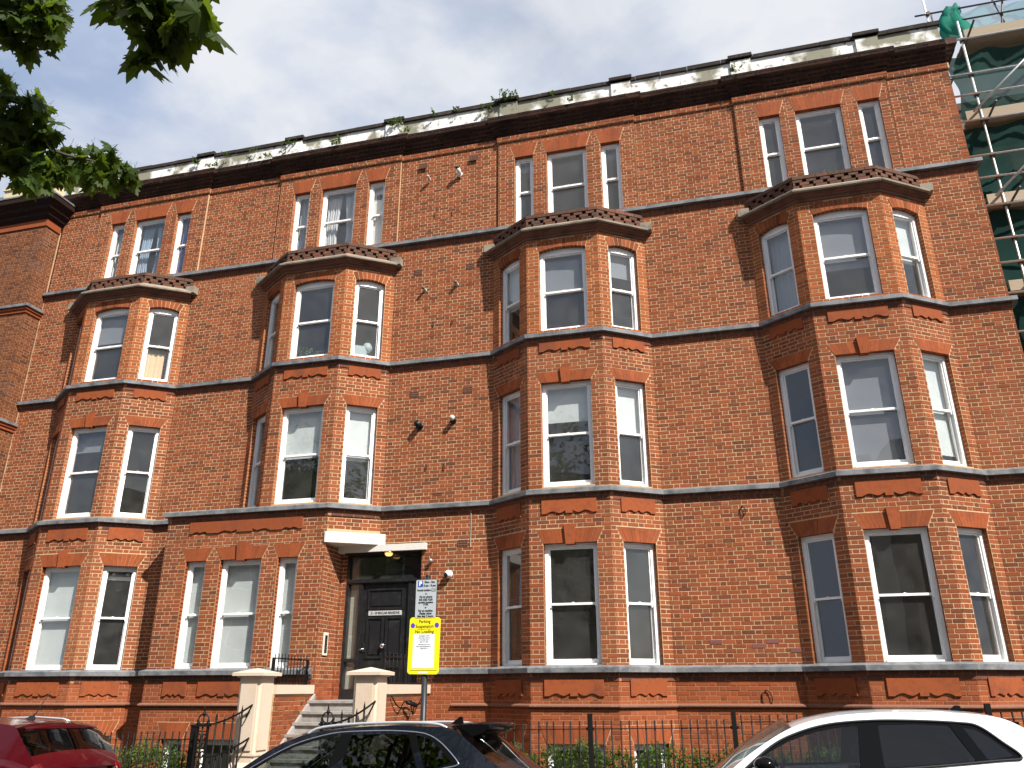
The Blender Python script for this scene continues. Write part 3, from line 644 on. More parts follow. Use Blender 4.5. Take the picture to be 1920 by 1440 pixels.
# rooms behind: floor, ceiling and walls
mb = MB(); md = MB()
def room(poly, z0, z1):
    n = len(poly); mb.cur = 1; mb.add([(x,y,z0) for x,y in poly], [tuple(range(n))]); mb.cur = 0
    mb.add([(x,y,z1) for x,y in poly], [tuple(range(n))[::-1]])
    for i in range(n):
        (xa, ya), (xb, yb) = poly[i], poly[(i+1) % n]
        if ya > .25 or yb > .25: mb.add([(xa,ya,z0),(xb,yb,z0),(xb,yb,z1),(xa,ya,z1)], [(0,1,2,3)])
for i, cx in enumerate(BX):
    for j, (z0, z1) in enumerate(((2.20, 5.2), (5.38, 8.4), (8.6, 11.1))):
        if i == 1 and j == 0: continue
        room([(cx-BB, .02), (cx-BA, -BD+.03), (cx+BA, -BD+.03), (cx+BB, .02), (cx+2.1, .03), (cx+2.1, 4), (cx-2.1, 4), (cx-2.1, .03)], z0, z1)
    room([(cx-1.9, .06), (cx+1.9, .06), (cx+1.9, 4), (cx-1.9, 4)], ZT+.02, 14.05)
    if i != 1: room([(cx-BB, .02), (cx-BA, -BD+.03), (cx+BA, -BD+.03), (cx+BB, .02), (cx+2.1, .03), (cx+2.1, 4), (cx-2.1, 4), (cx-2.1, .03)], -.6, 1.5)
room([(GX0+.03, -BD+.03), (GX1-.03, -BD+.03), (GX1-.03, 4), (GX0+.03, 4)], 2.2, 5.2); room([(GX0+.03, -BD+.03), (GX1-.03, -BD+.03), (GX1-.03, 4), (GX0+.03, 4)], -.6, 1.5)
mb.build('room_interior', [PLASTER, FLOORW], block)

# ------------------------------------------------------------------ entrance: door, canopy slabs
def at_y(mb, bl): 
    for q in bl: mb.box(*q)
    return mb
DY = .14
mb = MB(); at_y(mb, [(DL, -7.40, DY-.02, DY+.10, 1.75, 4.53), (-5.86, DR+.02, DY-.02, DY+.10, 1.75, 4.53), (-7.40, -5.86, DY-.02, DY+.10, 3.93, 4.02), (-7.40, -5.86, DY-.02, DY+.10, 4.46, 4.53), (-7.16, -7.09, DY-.02, DY+.10, 1.75, 3.93), (-6.10, -6.04, DY-.02, DY+.10, 1.75, 3.93), (-7.40, -7.16, DY-.01, DY+.10, 2.44, 2.50), (-7.40, -7.16, DY-.01, DY+.10, 1.75, 1.94), (-6.04, -5.86, DY-.01, DY+.10, 1.75, 3.93), (-7.42, -5.84, DY-.045, DY-.02, 3.95, 4.00)])
mb.build('door_frame', BLACKP, block)
door = MB(); at_y(door, [(-7.09, -6.10, DY+.035, DY+.08, 1.76, 3.93)])
door = door.build('door', BLACKP, block)
def dpanel(x0, x1, z0, z1):
    mb = MB(); w = .035
    at_y(mb, [(x0, x0+w, DY+.012, DY+.036, z0, z1), (x1-w, x1, DY+.012, DY+.036, z0, z1), (x0+w, x1-w, DY+.012, DY+.036, z0, z0+w), (x0+w, x1-w, DY+.012, DY+.036, z1-w, z1), (x0+w+.04, x1-w-.04, DY+.02, DY+.036, z0+w+.04, z1-w-.04)])
    mb.build('door_panel', BLACKP, door)
dpanel(-6.98, -6.21, 3.42, 3.83); dpanel(-6.98, -6.62, 2.50, 3.28); dpanel(-6.57, -6.21, 2.50, 3.28); dpanel(-6.98, -6.62, 1.92, 2.36); dpanel(-6.57, -6.21, 1.92, 2.36)
mb = MB(); mb.ball((-6.60, DY-.03, 2.73), (.05, .035, .05), 14); mb.tube([(-6.60, DY+.036, 2.73), (-6.60, DY-.02, 2.73)], .022, 10); mb.build('door_knob', CHROME, door)
mb = MB(); mb.box(-7.03, -6.99, DY+.02, DY+.036, 2.62, 2.80); mb.tube([(-7.01, DY, 2.68), (-7.10, DY-.01, 2.66)], .012, 8); mb.build('door_handle', CHROME, door)
PLATE = mat('silver_name_plate', base=(.42,.42,.42), rough=.4); INK = mat('black_lettering', base=(.008,.008,.009), rough=.6)
def text(s, size, m, parent, mw, name='lettering', ext=.0006, align='CENTER', sx=1, bold=0.0):
    c = bpy.data.curves.new('t', 'FONT'); c.body = s; c.size = size; c.extrude = ext; c.align_x = align; c.align_y = 'CENTER'; c.resolution_u = 2; c.offset = bold
    o = bpy.data.objects.new('t', c); COL.objects.link(o); bpy.context.view_layer.update()
    me = bpy.data.meshes.new_from_object(o.evaluated_get(bpy.context.evaluated_depsgraph_get())); bpy.data.objects.remove(o)
    for v in me.vertices: v.co.x *= sx
    me.materials.clear(); me.materials.append(m)
    q = bpy.data.objects.new(name, me); COL.objects.link(q); q.matrix_world = mw; q.parent = parent
    if parent is not None: q.matrix_parent_inverse = parent.matrix_world.inverted() if parent.matrix_world != Matrix() else Matrix()
    return q
def front_mw(x, y, z): # text plane facing -Y
    return Matrix.Translation((x, y, z)) @ Matrix.Rotation(R(90), 4, 'X')
mb = MB(); mb.box(-6.95, -6.24, DY+.022, DY+.034, 3.31, 3.40); pl = mb.build('name_plate', PLATE, door)
text('21 - 58 SINCLAIR MANSIONS', .068, INK, door, front_mw(-6.595, DY+.021, 3.352), sx=.72, bold=.002)
mb = MB(); at_y(mb, [(-7.40, -5.86, DY+.04, DY+.046, 4.02, 4.46)]); mb.build('fanlight_pane', GLASS, block)
mb = MB(); at_y(mb, [(-7.40, -7.16, DY+.04, DY+.046, 1.94, 2.44), (-7.40, -7.16, DY+.04, DY+.046, 2.50, 3.93)]); o = mb.build('side_pane', GLASS, block); o['kind'] = 'stuff'
mb = MB(); mb.box(-7.40, -7.17, DY+.11, DY+.12, 1.94, 3.93); mb.build('side_blind', mat('dull_cream_blind', base=(.30,.31,.25), rough=.9), block)
# hall behind the door
mb = MB(); room([(DL, DY+.06), (DR, DY+.06), (DR, 4), (DL, 4)], 1.74, 4.75)
mb.build('hall_interior', [mat('hall_plaster', base=(.30,.29,.25), rough=.9), FLOORW], block)
mb = MB(); mb.box(DL-.0, DR+.0, -.02, .25, 4.50, 4.54); mb.build('lintel_soffit', BLACKP, block)
# white canopy slabs
mb = MB(); mb.prism([(GX1-.02, -BD-.03), (GX1+.02, -BD-.03), (-6.60, -.02), (-6.60, .03), (GX1-.02, .03)], 4.67, 4.885); mb.build('canopy_slab', SLABW, block)
mb = MB(); mb.box(GX1+.01, -5.69, -.09, .10, 4.535, 4.668); mb.build('canopy_slab', SLABW, block)
lampt = thing('ceiling_lamp', 'small lit brass ceiling lamp above the black front door', 'lamp', (-6.50, -.02, 4.50))
mb = MB(); mb.lathe([(.001,-.06),(.05,-.055),(.075,-.03),(.08,0)], (0,0,0), 16); mb.build('lamp_bowl', mat('lit_lamp_glass', base=(.8,.5,.15), rough=.3, emit=((1,.62,.18), .8)), lampt)
mb = MB(); mb.lathe([(.08,0),(.095,.0),(.095,.02),(.001,.025)], (0,0,0), 16); mb.build('lamp_rim', BRASS, lampt)

# ------------------------------------------------------------------ ground (the street rises slightly to the right)
SLOPE = .018
def gz(x): return SLOPE*(x+4)
def sheet(name, x0, x1, y0, y1, dz, m, n=1):
    mb = MB(); mb.quad((x0,y0,gz(x0)+dz),(x1,y0,gz(x1)+dz),(x1,y1,gz(x1)+dz),(x0,y1,gz(x0)+dz)); o = mb.build(name, m); o['kind'] = 'structure'; return o
sheet('ground', -400, 400, -400, 400, -1.6, SOIL)
sheet('road', -60, 60, -12.2, -4.25, 0, ASPH)
def slabtop(name, y0, y1, m):
    mb = MB(); x0, x1 = -60, 60
    mb.hexa([(x0,y0,gz(x0)-.3),(x1,y0,gz(x1)-.3),(x1,y1,gz(x1)-.3),(x0,y1,gz(x0)-.3),(x0,y0,gz(x0)+.115),(x1,y0,gz(x1)+.115),(x1,y1,gz(x1)+.115),(x0,y1,gz(x0)+.115)])
    o = mb.build(name, m); o['kind'] = 'structure'; return o
pv = slabtop('pavement', -4.1, -1.9, mat('pavement_joint', base=(.12,.115,.105), rough=.95)); pv2 = slabtop('opposite_pavement', -18, -12.35, mat('pavement_joint', base=(.12,.115,.105)))
smesh = None
def slabs(parent, x0, x1, ys):
    global smesh
    if not smesh:
        mb = MB(); mb.box(-.295, .295, -.295, .295, 0, .008); smesh = mb.mesh('paving_slab'); smesh.materials.append(PAVE)
    x = x0; k = 0
    while x < x1:
        for y in ys:
            o = link('paving_slab', smesh, parent); o.location = (x+(.3 if k % 2 else 0)*0, y, gz(x)+.1155+random.uniform(0,.002)); o.rotation_euler = (0, -math.atan(SLOPE), 0); k += 1
        x += .6
slabs(pv, -14, 6, (-3.78, -3.18, -2.58))
def kerb(y0, y1, name, parent):
    mb = MB(); mb.box(-.448, .448, y0, y1, -.2, .125); me = mb.mesh('kerb_stone'); me.materials.append(GRANITE)
    for k in range(40):
        x = -17+k*.9; o = link('kerb_stone', me, parent); o.location = (x, 0, gz(x)); o.rotation_euler = (0, -math.atan(SLOPE), 0)
kerb(-4.25, -4.1, 'kerb', pv); kerb(-12.35, -12.2, 'kerb', pv2)
mb = MB()
for y in (-5.0+.55, -12.0): mb.quad((-60, y-.05, gz(-60)+.004), (60, y-.05, gz(60)+.004), (60, y+.05, gz(60)+.004), (-60, y+.05, gz(-60)+.004))
o = mb.build('road_marking', mat('worn_yellow_line', base=(.55,.40,.05), rough=.8, noise=(20, 5, (.2,.16,.06), .5, .8))); o['kind'] = 'structure'
# sunken front area between the pavement and the block
mb = MB(); mb.box(-40, 20, -1.9, .05, -1.5, -.58); o = mb.build('front_area_paving', PAVE); o['kind'] = 'structure'

# ------------------------------------------------------------------ entrance stair with flank walls and gate piers
stair = thing('entrance_stair', 'grey stone entrance stair between brick flank walls with cream copings', 'stair', (-6.6, -1.0, .12))
def st(mb, name, m): o = mb.build(name, m); o.parent = stair; o.matrix_parent_inverse = Matrix.Translation((6.6, 1.0, -.12)); return o
NS = 9
for k in range(NS):
    z1 = 1.75-k*.178; y0 = -.62-.235*(k+1); y1 = -.62-.235*k if k else .13
    mb = MB(); mb.box(-7.57, -5.82, y0+.02, y1+.05, z1-.178, z1-.045); mb.box(-7.59, -5.80, y0-.015, y1+.0, z1-.045, z1)
    st(mb, 'step', STEPS)
fwall = Wall(); mf = MB()
for x0, x1, cop in ((-7.84, -7.60, -.66), (-5.79, -5.55, .0)):
    mf = MB(); mf.box(x0+.012, x1-.012, -2.0, cop-.004, -.6, 1.865); st(mf, 'flank_core', MORTAR)
    for F in (Face((x1, -2.0), (x1, cop)), Face((x0, cop), (x0, -2.0))):
        fwall.lay(F, 0, F.L, -.55, 1.86, 0, d=-.004)
    mb = MB(); mb.box(x0-.03, x1+.03, -2.0, cop-.005, 1.865, 2.0); mb.prism([(x0-.03, -2.0), (x1+.03, -2.0), (x1+.03, cop-.005), (x0-.03, cop-.005)], 2.0, 2.015); st(mb, 'coping', CREAM)
    mb = MB(); xa = x1+.004 if x0 < -7 else x0-.004; xb = xa+(.05 if x0 < -7 else -.05)
    mb.extr([(-.65, 1.86), (-.65, 1.45), (-2.62, -.05), (-2.62, .37)], lambda u, z, d: (d, u, z), xa, xb); st(mb, 'stringer', STEPS)
def fpick(q):
    F, a, b, z0 = q[:4]; p = F.p((a+b)/2, z0)
    return 10-abs(z0-1.5) if (F.n[0] > .5 and p[0] < -7 and z0 > .5) else 0
nb0 = set(bpy.data.objects)
fwall.finish(stair, BM, fpick)
for o in set(bpy.data.objects)-nb0: o.matrix_parent_inverse = Matrix.Translation((6.6, 1.0, -.12))
def gate_pier(x, label):
    t = thing('gate_pier', label, 'gate pier', (x, -2.2, gz(x)+.1), 0, 'cream stucco gate piers at the entrance steps')
    s = MB(); w = .205; zt = 2.13-gz(x)-.1
    s.box(-w-.05, w+.05, -w-.05, w+.05, -.1, .72); s.hexa([(-w-.05,-w-.05,.72),(w+.05,-w-.05,.72),(w+.05,w+.05,.72),(-w-.05,w+.05,.72),(-w,-w,.80),(w,-w,.80),(w,w,.80),(-w,w,.80)])
    s.box(-w-.018, w+.018, -w-.018, w+.018, .90, .93)
    # shaft with chamfered panelled corners
    s.prism([(-w,-w+.03),(-w+.03,-w),(w-.03,-w),(w,-w+.03),(w,w),(-w,w)], .78, zt)
    s.build('shaft', CREAM, t)
    for sg in (0, 1):
        q = MB()
        if sg == 0: q.box(-w+.06, w-.06, -w-.022, -w-.001, .98, zt-.10)
        else: q.box(w+.001, w+.022, -w+.06, w-.06, .98, zt-.10)
        q.build('raised_panel', CREAM, t)
    c = MB(); k = w+.09; c.box(-w-.03, w+.03, -w-.03, w+.03, zt, zt+.025); c.box(-k, k, -k, k, zt+.025, zt+.075); c.add([(-k,-k,zt+.075),(k,-k,zt+.075),(k,k,zt+.075),(-k,k,zt+.075),(0,0,zt+.15)], [(0,1,4),(1,2,4),(2,3,4),(3,0,4)])
    c.build('cap', CREAM, t); return t
gate_pier(-7.85, 'cream gate pier left of the entrance steps, beside the ornate iron gate')
gate_pier(-5.76, 'cream gate pier right of the entrance steps, below the door and beside the sign post')

# ------------------------------------------------------------------ iron railings
def fence(label, x0, x1, y, zt, zr, sp, posts=(), pt=.1, group=None, below=1.25):
    t = thing('iron_railing', label, 'railing', ((x0+x1)/2, y, gz((x0+x1)/2)+.12), 0, group); cx = (x0+x1)/2; z0 = gz(cx)+.12
    sl = math.atan(SLOPE)
    bar = MB(); bar.tube([(0,0,0), (0,0,zt-.012)], .0122, 6); bar.tube([(0,0,zt-.012), (0,0,zt+.01)], .0122, 6, r1=.005); bm_ = bar.mesh('bar'); bm_.materials.append(IRON)
    n = int((x1-x0)/sp)
    for k in range(n+1):
        x = x0+sp*k
        if any(abs(x-p) < .05 for p in posts): continue
        o = link('bar', bm_, t); o.location = (x-cx, 0, (x-cx)*SLOPE-z0+gz(cx)); o.rotation_euler = (R(random.uniform(-.5,.5)), R(random.uniform(-.6,.6)), 0)
    for z in (zr, .30):
        q = MB(); q.hexa([(x0-cx-.03,-.012,(x0-cx)*SLOPE+z-.006),(x1-cx+.03,-.012,(x1-cx)*SLOPE+z-.006),(x1-cx+.03,.012,(x1-cx)*SLOPE+z-.006),(x0-cx-.03,.012,(x0-cx)*SLOPE+z-.006)]+[(x0-cx-.03,-.012,(x0-cx)*SLOPE+z+.006),(x1-cx+.03,-.012,(x1-cx)*SLOPE+z+.006),(x1-cx+.03,.012,(x1-cx)*SLOPE+z+.006),(x0-cx-.03,.012,(x0-cx)*SLOPE+z+.006)])
        o = q.build('rail', IRON, t); o.location = (0,0,gz(cx)-z0)
    for p in posts:
        q = MB(); q.box(-.035,.035,-.035,.035,-.1,zt+pt); q.box(-.06,.06,-.018,.018,zr-.02,zr+.02); o = q.build('post', IRON, t); o.location = (p-cx, 0, (p-cx)*SLOPE+gz(cx)-z0)
    # stone kerb the bars stand in
    q = MB(); q.hexa([(x0-cx-.05,-.09,(x0-cx)*SLOPE),(x1-cx+.05,-.09,(x1-cx)*SLOPE),(x1-cx+.05,.09,(x1-cx)*SLOPE),(x0-cx-.05,.09,(x0-cx)*SLOPE)]+[(x0-cx-.05,-.09,(x0-cx)*SLOPE+.14),(x1-cx+.05,-.09,(x1-cx)*SLOPE+.14),(x1-cx+.05,.09,(x1-cx)*SLOPE+.14),(x0-cx-.05,.09,(x0-cx)*SLOPE+.14)]); q.build('plinth', STEPS, t)
    return t
GRP = 'iron railings along the pavement'
fence('long plain iron railing in front of the bay right of the sign post', -5.38, -.02, -2.1, 1.445, 1.34, .1265, (-2.17, -.06), .11, GRP)
fence('stepped-up iron railing behind the white car', .05, 6.5, -2.1, 1.50, 1.41, .1265, (3.3,), .11, GRP)
fence('plain iron railing left of the ornate gate, behind the red car', -15.5, -9.06, -2.1, 1.36, 1.24, .1265, (-12,), .1, GRP)
def ornate_gate(x0, x1, y, label, rise):
    cx = (x0+x1)/2; z0 = gz(cx)+.12
    t = thing('ornate_gate', label, 'gate', (cx, y, z0), 0, 'ornate iron gates beside the piers')
    def bl(mb, n): o = mb.build(n, IRON, t); return o
    w = x1-x0; ps = -w/2+.16       # lattice standard
    for sx in (-.10, .10):
        q = MB(); q.box(ps+sx-.017, ps+sx+.017, -.017, .017, -.05, 1.36); q.tube([(ps+sx,0,1.36),(ps+sx,0,1.40)], .03, 8, r1=.016); q.ball((ps+sx,0,1.42), (.022,.022,.035), 8); bl(q, 'post')
    q = MB(); q.box(ps-.14, ps+.14, -.03, .03, 1.325, 1.355)
    for sx in (-1, 1):
        for zc, r_ in ((1.16, .05), (1.03, .042), (.90, .05), (.72, .05), (.55, .05)):
            pts = [(ps+sx*(.045+.9*r_*math.cos(a)*(1-a/12)), 0, zc+1.2*r_*math.sin(a)*(1-a/12)) for a in [k*.55 for k in range(13)]]; q.tube(pts, .0125, 6)
        pts = [(ps+sx*(.02+.075*math.sin(a)), 0, 1.36+.14*(1-math.cos(a))/2*1.1) for a in [k*.42 for k in range(9)]]; q.tube(pts, .012, 5)
    q.box(ps-.09, ps+.09, -.008, .008, .985, 1.0); q.box(ps-.09, ps+.09, -.008, .008, 1.245, 1.26); bl(q, 'scrollwork')
    q = MB(); q.tube([(ps,0,.3),(ps,0,1.50)], .013, 8); q.ball((ps,0,1.52), (.03,.03,.04), 8); q.tube([(ps,0,1.54),(ps,0,1.57)], .022, 8, r1=.012); q.tube([(ps,0,1.57),(ps,0,1.64)], .016, 8, r1=.002); bl(q, 'finial')
    bars = []; n = 4
    for k in range(n):
        s = k/(n-1); x = ps+.24+(w/2-.04-ps-.24)*s; top = 1.50+rise*s+(.06 if k in (0, 3) else 0)-(.04 if k == 1 else 0)
        q = MB(); q.tube([(x,0,-.05),(x,0,top-.12)], .0165, 7); q.ball((x,0,top-.11), (.022,.022,.028), 8); q.tube([(x,0,top-.09),(x,0,top)], .017, 7, r1=.002); bl(q, 'bar')
    for zb in (1.36, .86):
        q = MB(); pts = [(ps+.10+(w/2+.14-ps-.10)*s, 0, zb+(rise+.20)*s**1.6) for s in [k/10 for k in range(11)]]
        for a, b in zip(pts, pts[1:]): q.hexa([(a[0],-.014,a[2]-.014),(b[0],-.014,b[2]-.014),(b[0],.014,b[2]-.014),(a[0],.014,a[2]-.014),(a[0],-.014,a[2]+.014),(b[0],-.014,b[2]+.014),(b[0],.014,b[2]+.014),(a[0],.014,a[2]+.014)])
        e_ = pts[-1]; q.hexa([(e_[0]-.02,-.02,e_[2]-.16),(e_[0]+.0,-.02,e_[2]-.16),(e_[0]+.0,.02,e_[2]-.16),(e_[0]-.02,.02,e_[2]-.16),(e_[0]-.0,-.03,e_[2]+.02),(e_[0]+.035,-.03,e_[2]+.02),(e_[0]+.035,.03,e_[2]+.02),(e_[0]-.0,.03,e_[2]+.02)]) if 0 else None
        q.tube([e_, (e_[0]-.10, .0, e_[2]-.19)], .013, 6)
        bl(q, 'rail')
    for k in range(5):
        x = ps+.2+k*.11; q = MB(); q.tube([(x,0,-.05),(x,0,.78+.05*k)], .010, 6); q.tube([(x,0,.78+.05*k),(x,0,.88+.05*k)], .015, 6, r1=.002); bl(q, 'spike')
    return t
ornate_gate(-8.74, -7.84, -2.5, 'ornate black iron gate with scrolls and spear finial left of the left gate pier', .10)
ornate_gate(-6.46, -5.64, -2.55, 'ornate black iron gate with spear tops in front of the right gate pier', .12)
q = thing('gate_post', 'thick square black iron post beside the ornate left gate', 'post', (-8.93, -2.2, gz(-9)+.12)); mb = MB(); mb.box(-.05,.05,-.05,.05,-.05,1.36-gz(-9)-.12); mb.build('post', IRON, q)
mb = MB(); mb.box(-.06,.06,-.06,.06,1.36-gz(-9)-.12,1.385-gz(-9)-.12); mb.build('post_cap', IRON, q)
def balcony(x, y0, y1, label):
    t = thing('landing_railing', label, 'railing', (x, (y0+y1)/2, 2.01), 0, 'short spiked railings on the flank wall copings'); L_ = y1-y0
    mb = MB(); mb.tube([(0,0,0), (0,0,.52)], .009, 6); me = mb.mesh('bar'); me.materials.append(IRON); n = 11
    for k in range(n):
        o = link('bar', me, t); o.location = (0, -L_/2+L_*(k+.5)/n, 0)
    for z in (.02, .43):
        q = MB(); q.box(-.012,.012,-L_/2,L_/2,z,z+.022); q.build('rail', IRON, t)
    for s in (-1, 1):
        q = MB(); q.box(-.018,.018,s*L_/2-.018,s*L_/2+.018,-.01,.45); q.tube([(0,s*L_/2,.3),(.10,s*L_/2*.9,.02)], .010, 6); q.build('post', IRON, t)
    return t
balcony(-7.72, -1.95, -.72, 'short spiked iron railing between the left gate pier and the brick corner')
balcony(-5.66, -1.95, -.06, 'short spiked iron railing between the right gate pier and the wall, before the door')

# ================================================================== neighbours
nb = thing('neighbouring_block', 'weathered orange brick block projecting at the far left, next to the mansion block', 'building', (-20, 0, 0))
NI = Matrix.Translation((20, 0, 0))
def nbp(o): o.parent = nb; o.matrix_parent_inverse = NI; return o
nwall = Wall(); mbn = MB(); NX = -16.70; NYF = -.46
Fn = Face((-24, NYF), (NX, NYF)); Fnr = Face((NX, NYF), (NX, .02))
for F in (Fn, Fnr):
    backing(mbn, F, 0, F.L, -.6, 13.8, []); nwall.lay(F, 0, F.L, -.5, 13.8, 0)
nbp(mbn.build('mortar_wall', MORTARR))
npath = [(-24, NYF), (NX, NYF), (NX, .0)]
for z in (11.20, 8.10, 5.0):
    mb = MB(); sweep(mb, npath, [(-.02, z+.04), (.10, z), (.10, z-.07), (-.02, z-.07)]); nbp(mb.build('lead_flashing', LEAD))
    mb = MB(); sweep(mb, npath, [(-.02, z-.072), (.06, z-.072), (.06, z-.14), (.03, z-.15), (.03, z-.22), (-.02, z-.23)]); nbp(mb.build('string_course', PLINTHB))
mb = MB(); sweep(mb, npath, [(-.02, 13.55), (.03, 13.55), (.03, 13.66), (.015, 13.67), (.015, 13.76), (-.02, 13.76)]); nbp(mb.build('architrave', PLINTHB))
mb = MB(); sweep(mb, npath, [(-.02, 13.76), (.02, 13.765), (.10, 13.85), (.11, 13.93), (.20, 14.0), (.22, 14.08), (.34, 14.20), (.35, 14.33), (-.02, 14.34)]); nbp(mb.build('cornice', SOOTB))
mb = MB(); sweep(mb, npath, [(-.02, 14.34), (.37, 14.34), (.37, 14.385), (-.02, 14.46)]); nbp(mb.build('lead_flashing', LEAD))
mb = MB(); mb.box(-18.5, -16.72, -.40, -.10, 14.40, 14.98); mb.prism([(-18.55, -.44), (-16.68, -.44), (-16.68, -.06), (-18.55, -.06)], 14.98, 15.06); nbp(mb.build('parapet_block', mat('buff_stone_block', base=(.50,.42,.26), rough=.9, noise=(5, 6, (.36,.29,.17), .5, .85), bump=(40, .3))))
mb = MB(); mb.box(-24, -18.5, -.36, -.12, 14.36, 14.72); nbp(mb.build('parapet', NEIGHB)); mb = MB(); mb.box(-24, -18.5, -.42, -.08, 14.72, 14.80); nbp(mb.build('parapet_coping', LEAD))
mb = MB(); mb.box(-24, NX-.05, -.05, 8, 14.3, 14.42); mb.box(-24, NX-.05, 7.9, 8, -.6, 14.3); nbp(mb.build('roof', LEAD))
n0 = set(bpy.data.objects)
nwall.finish(nb, [NEIGHB], lambda q: (q[3] if q[0] is Fn and q[1] > 5.2 and 8 < q[3] < 13.6 else 0))
for o in set(bpy.data.objects)-n0: o.matrix_parent_inverse = NI
# mortar joint where the two blocks meet
mb = MB(); mb.box(NX-.0, NX+.035, .0, .012, 5, 13.6); nbp(mb.build('mortar_fillet', MORTAR))

rb = thing('scaffolded_building', 'dark brick building behind scaffold and green netting at the right edge', 'building', (9, 4, 0))
mb = MB(); mb.box(-3.2, 6, 0, 6, -.6, 16.1); q = mb.build('wall', mat('dark_old_brickwork', base=(.13,.085,.06), rough=.95, noise=[(1.2, 7, (.06,.045,.035), .4, .7), (12, 6, (.22,.17,.12), .55, .8)], bump=(30, .5)), rb)
for z0 in (3.3, 6.4, 9.5, 12.4) if 1 else ():
    for x0 in (-2.3, -.4, 1.6, 3.6):
        mb = MB(); mb.box(x0-.05, x0+1.15, -.05, -.002, z0-.06, z0+1.9); w_ = mb.build('window', COPING, rb); mb = MB(); mb.box(x0+.04, x0+1.06, -.062, -.052, z0+.05, z0+1.82); mb.build('pane', mat('dark_glass', base=(.02,.022,.025), rough=.08, spec=.6), w_)
mb = MB(); mb.box(-3.3, 6.1, -.12, .3, 15.2, 15.5); mb.build('cornice', STONE, rb)

# ------------------------------------------------------------------ scaffold
sc = thing('scaffold', 'tube scaffold with plank lifts wrapped in green netting beside the block', 'scaffold', (8.5, 1.6, -.2))
def scp(mb, n, m): o = mb.build(n, m); o.parent = sc; o.matrix_parent_inverse = Matrix.Translation((-8.5, -1.6, .2)); return o
GALV = mat('galvanised_tube', base=(.62,.62,.60), rough=.42, metal=.6, noise=(18, 5, (.36,.33,.29), .5, .85))
OLDT = mat('dark_weathered_tube', base=(.10,.095,.10), rough=.6, metal=.4, noise=(18, 5, (.2,.17,.15), .5, .85))
PLANK = mat('scaffold_plank', var=[(.30,.245,.175),(.30,.24,.17),(.42,.34,.25),(.25,.195,.135)], rough=.9, noise=(9, 6, (.24,.18,.12), .5, .85, (1, 8, 8)))
CLIP = mat('rusty_coupler', base=(.10,.075,.055), rough=.7, metal=.5)
YS, YB = 1.3, 2.65
LIFTS = [1.0, 3.1, 5.2, 7.3, 9.40, 11.45, 13.62, 15.86]
def tb(a, b, n, m=GALV, r=.024):
    mb = MB(); mb.tube([a, b], r, 10); return scp(mb, n, m)
def clip(p):
    mb = MB(); mb.box(p[0]-.04, p[0]+.04, p[1]-.05, p[1]+.045, p[2]-.045, p[2]+.045); mb.tube([(p[0]-.06, p[1]-.03, p[2]), (p[0]+.06, p[1]-.03, p[2])], .018, 6); return scp(mb, 'coupler', CLIP)
for x in (6.42, 8.75, 11.0):
    tb((x, YS, -.2), (x+.0, YS, 16.35 if x < 7 else 17.9), 'standard'); tb((x, YB, -.2), (x, YB, 17.9), 'standard', OLDT)
tb((6.38, YB+.1, 14), (6.34, YB+.1, 19.2), 'standard', mat('bright_white_tube', base=(.75,.74,.72), rough=.4, metal=.3))
for z in LIFTS:
    tb((5.66, YS-.05, z-.07), (12, YS-.05, z-.07), 'ledger'); tb((5.66, YB-.05, z-.07), (12, YB-.05, z-.07), 'ledger', OLDT)
    for x in (6.42, 8.75, 11.0):
        tb((x+.12, YS-.55, z-.02), (x+.12, YB+.2, z-.02), 'transom', OLDT); clip((x, YS, z-.07))
    for k in range(5):
        mb = MB(); x0 = 6.5 if z > 15 else 6.14; mb.box(x0+random.uniform(-.03,.06), 12, YS+.06+k*.235, YS+.06+k*.235+.225, z+.012, z+.05); scp(mb, 'plank', PLANK)
    mb = MB(); mb.box(6.5 if z > 15 else 6.12, 9.1, YS+.005, YS+.04, z+.0, z+.235); scp(mb, 'toe_board', PLANK); mb = MB(); mb.box(9.0, 12, YS-.03, YS+.003, z+.0, z+.225); scp(mb, 'toe_board', PLANK)
    if z < 15:
        for dz in (.62, 1.18): tb((5.60, YS-.05, z+dz), (12, YS-.05, z+dz), 'guard_rail'); clip((6.42, YS, z+dz))
for za, zb, x0 in ((9.40, 11.4, 6.5), (11.45, 13.5, 6.35), (13.62, 15.7, 6.35), (7.3, 9.3, 6.4)): tb((x0-.1, YS-.1, za+.12), (x0+2.3, YS-.1, zb+.3), 'brace', GALV, .026)
for z, x0 in ((18.0, 6.06), (17.62, 6.57)): tb((x0, YB+.05, z), (12, YB+.05, z+.0), 'guard_rail', OLDT)
tb((7.75, YB+.1, 16.3), (8.2, YB+.1, 18.6), 'brace', OLDT); tb((8.2, YB+.1, 16.3), (7.8, YB+.1, 18.6), 'brace', OLDT); clip((6.36, YB+.05, 18.0))
NET = mat('green_debris_netting', base=(.010,.046,.038), rough=.8, spec=.1, translucent=((.015,.11,.085), .3), alpha=.9, noise=(2.2, 6, (.006,.028,.024), .4, .75))
NETL = mat('thin_green_netting', base=(.10,.36,.32), rough=.8, spec=.1, translucent=((.15,.45,.4), .5), alpha=.42)
NETB = mat('bunched_green_netting', base=(.012,.21,.15), rough=.75, spec=.15, translucent=((.02,.30,.22), .4), alpha=.9)
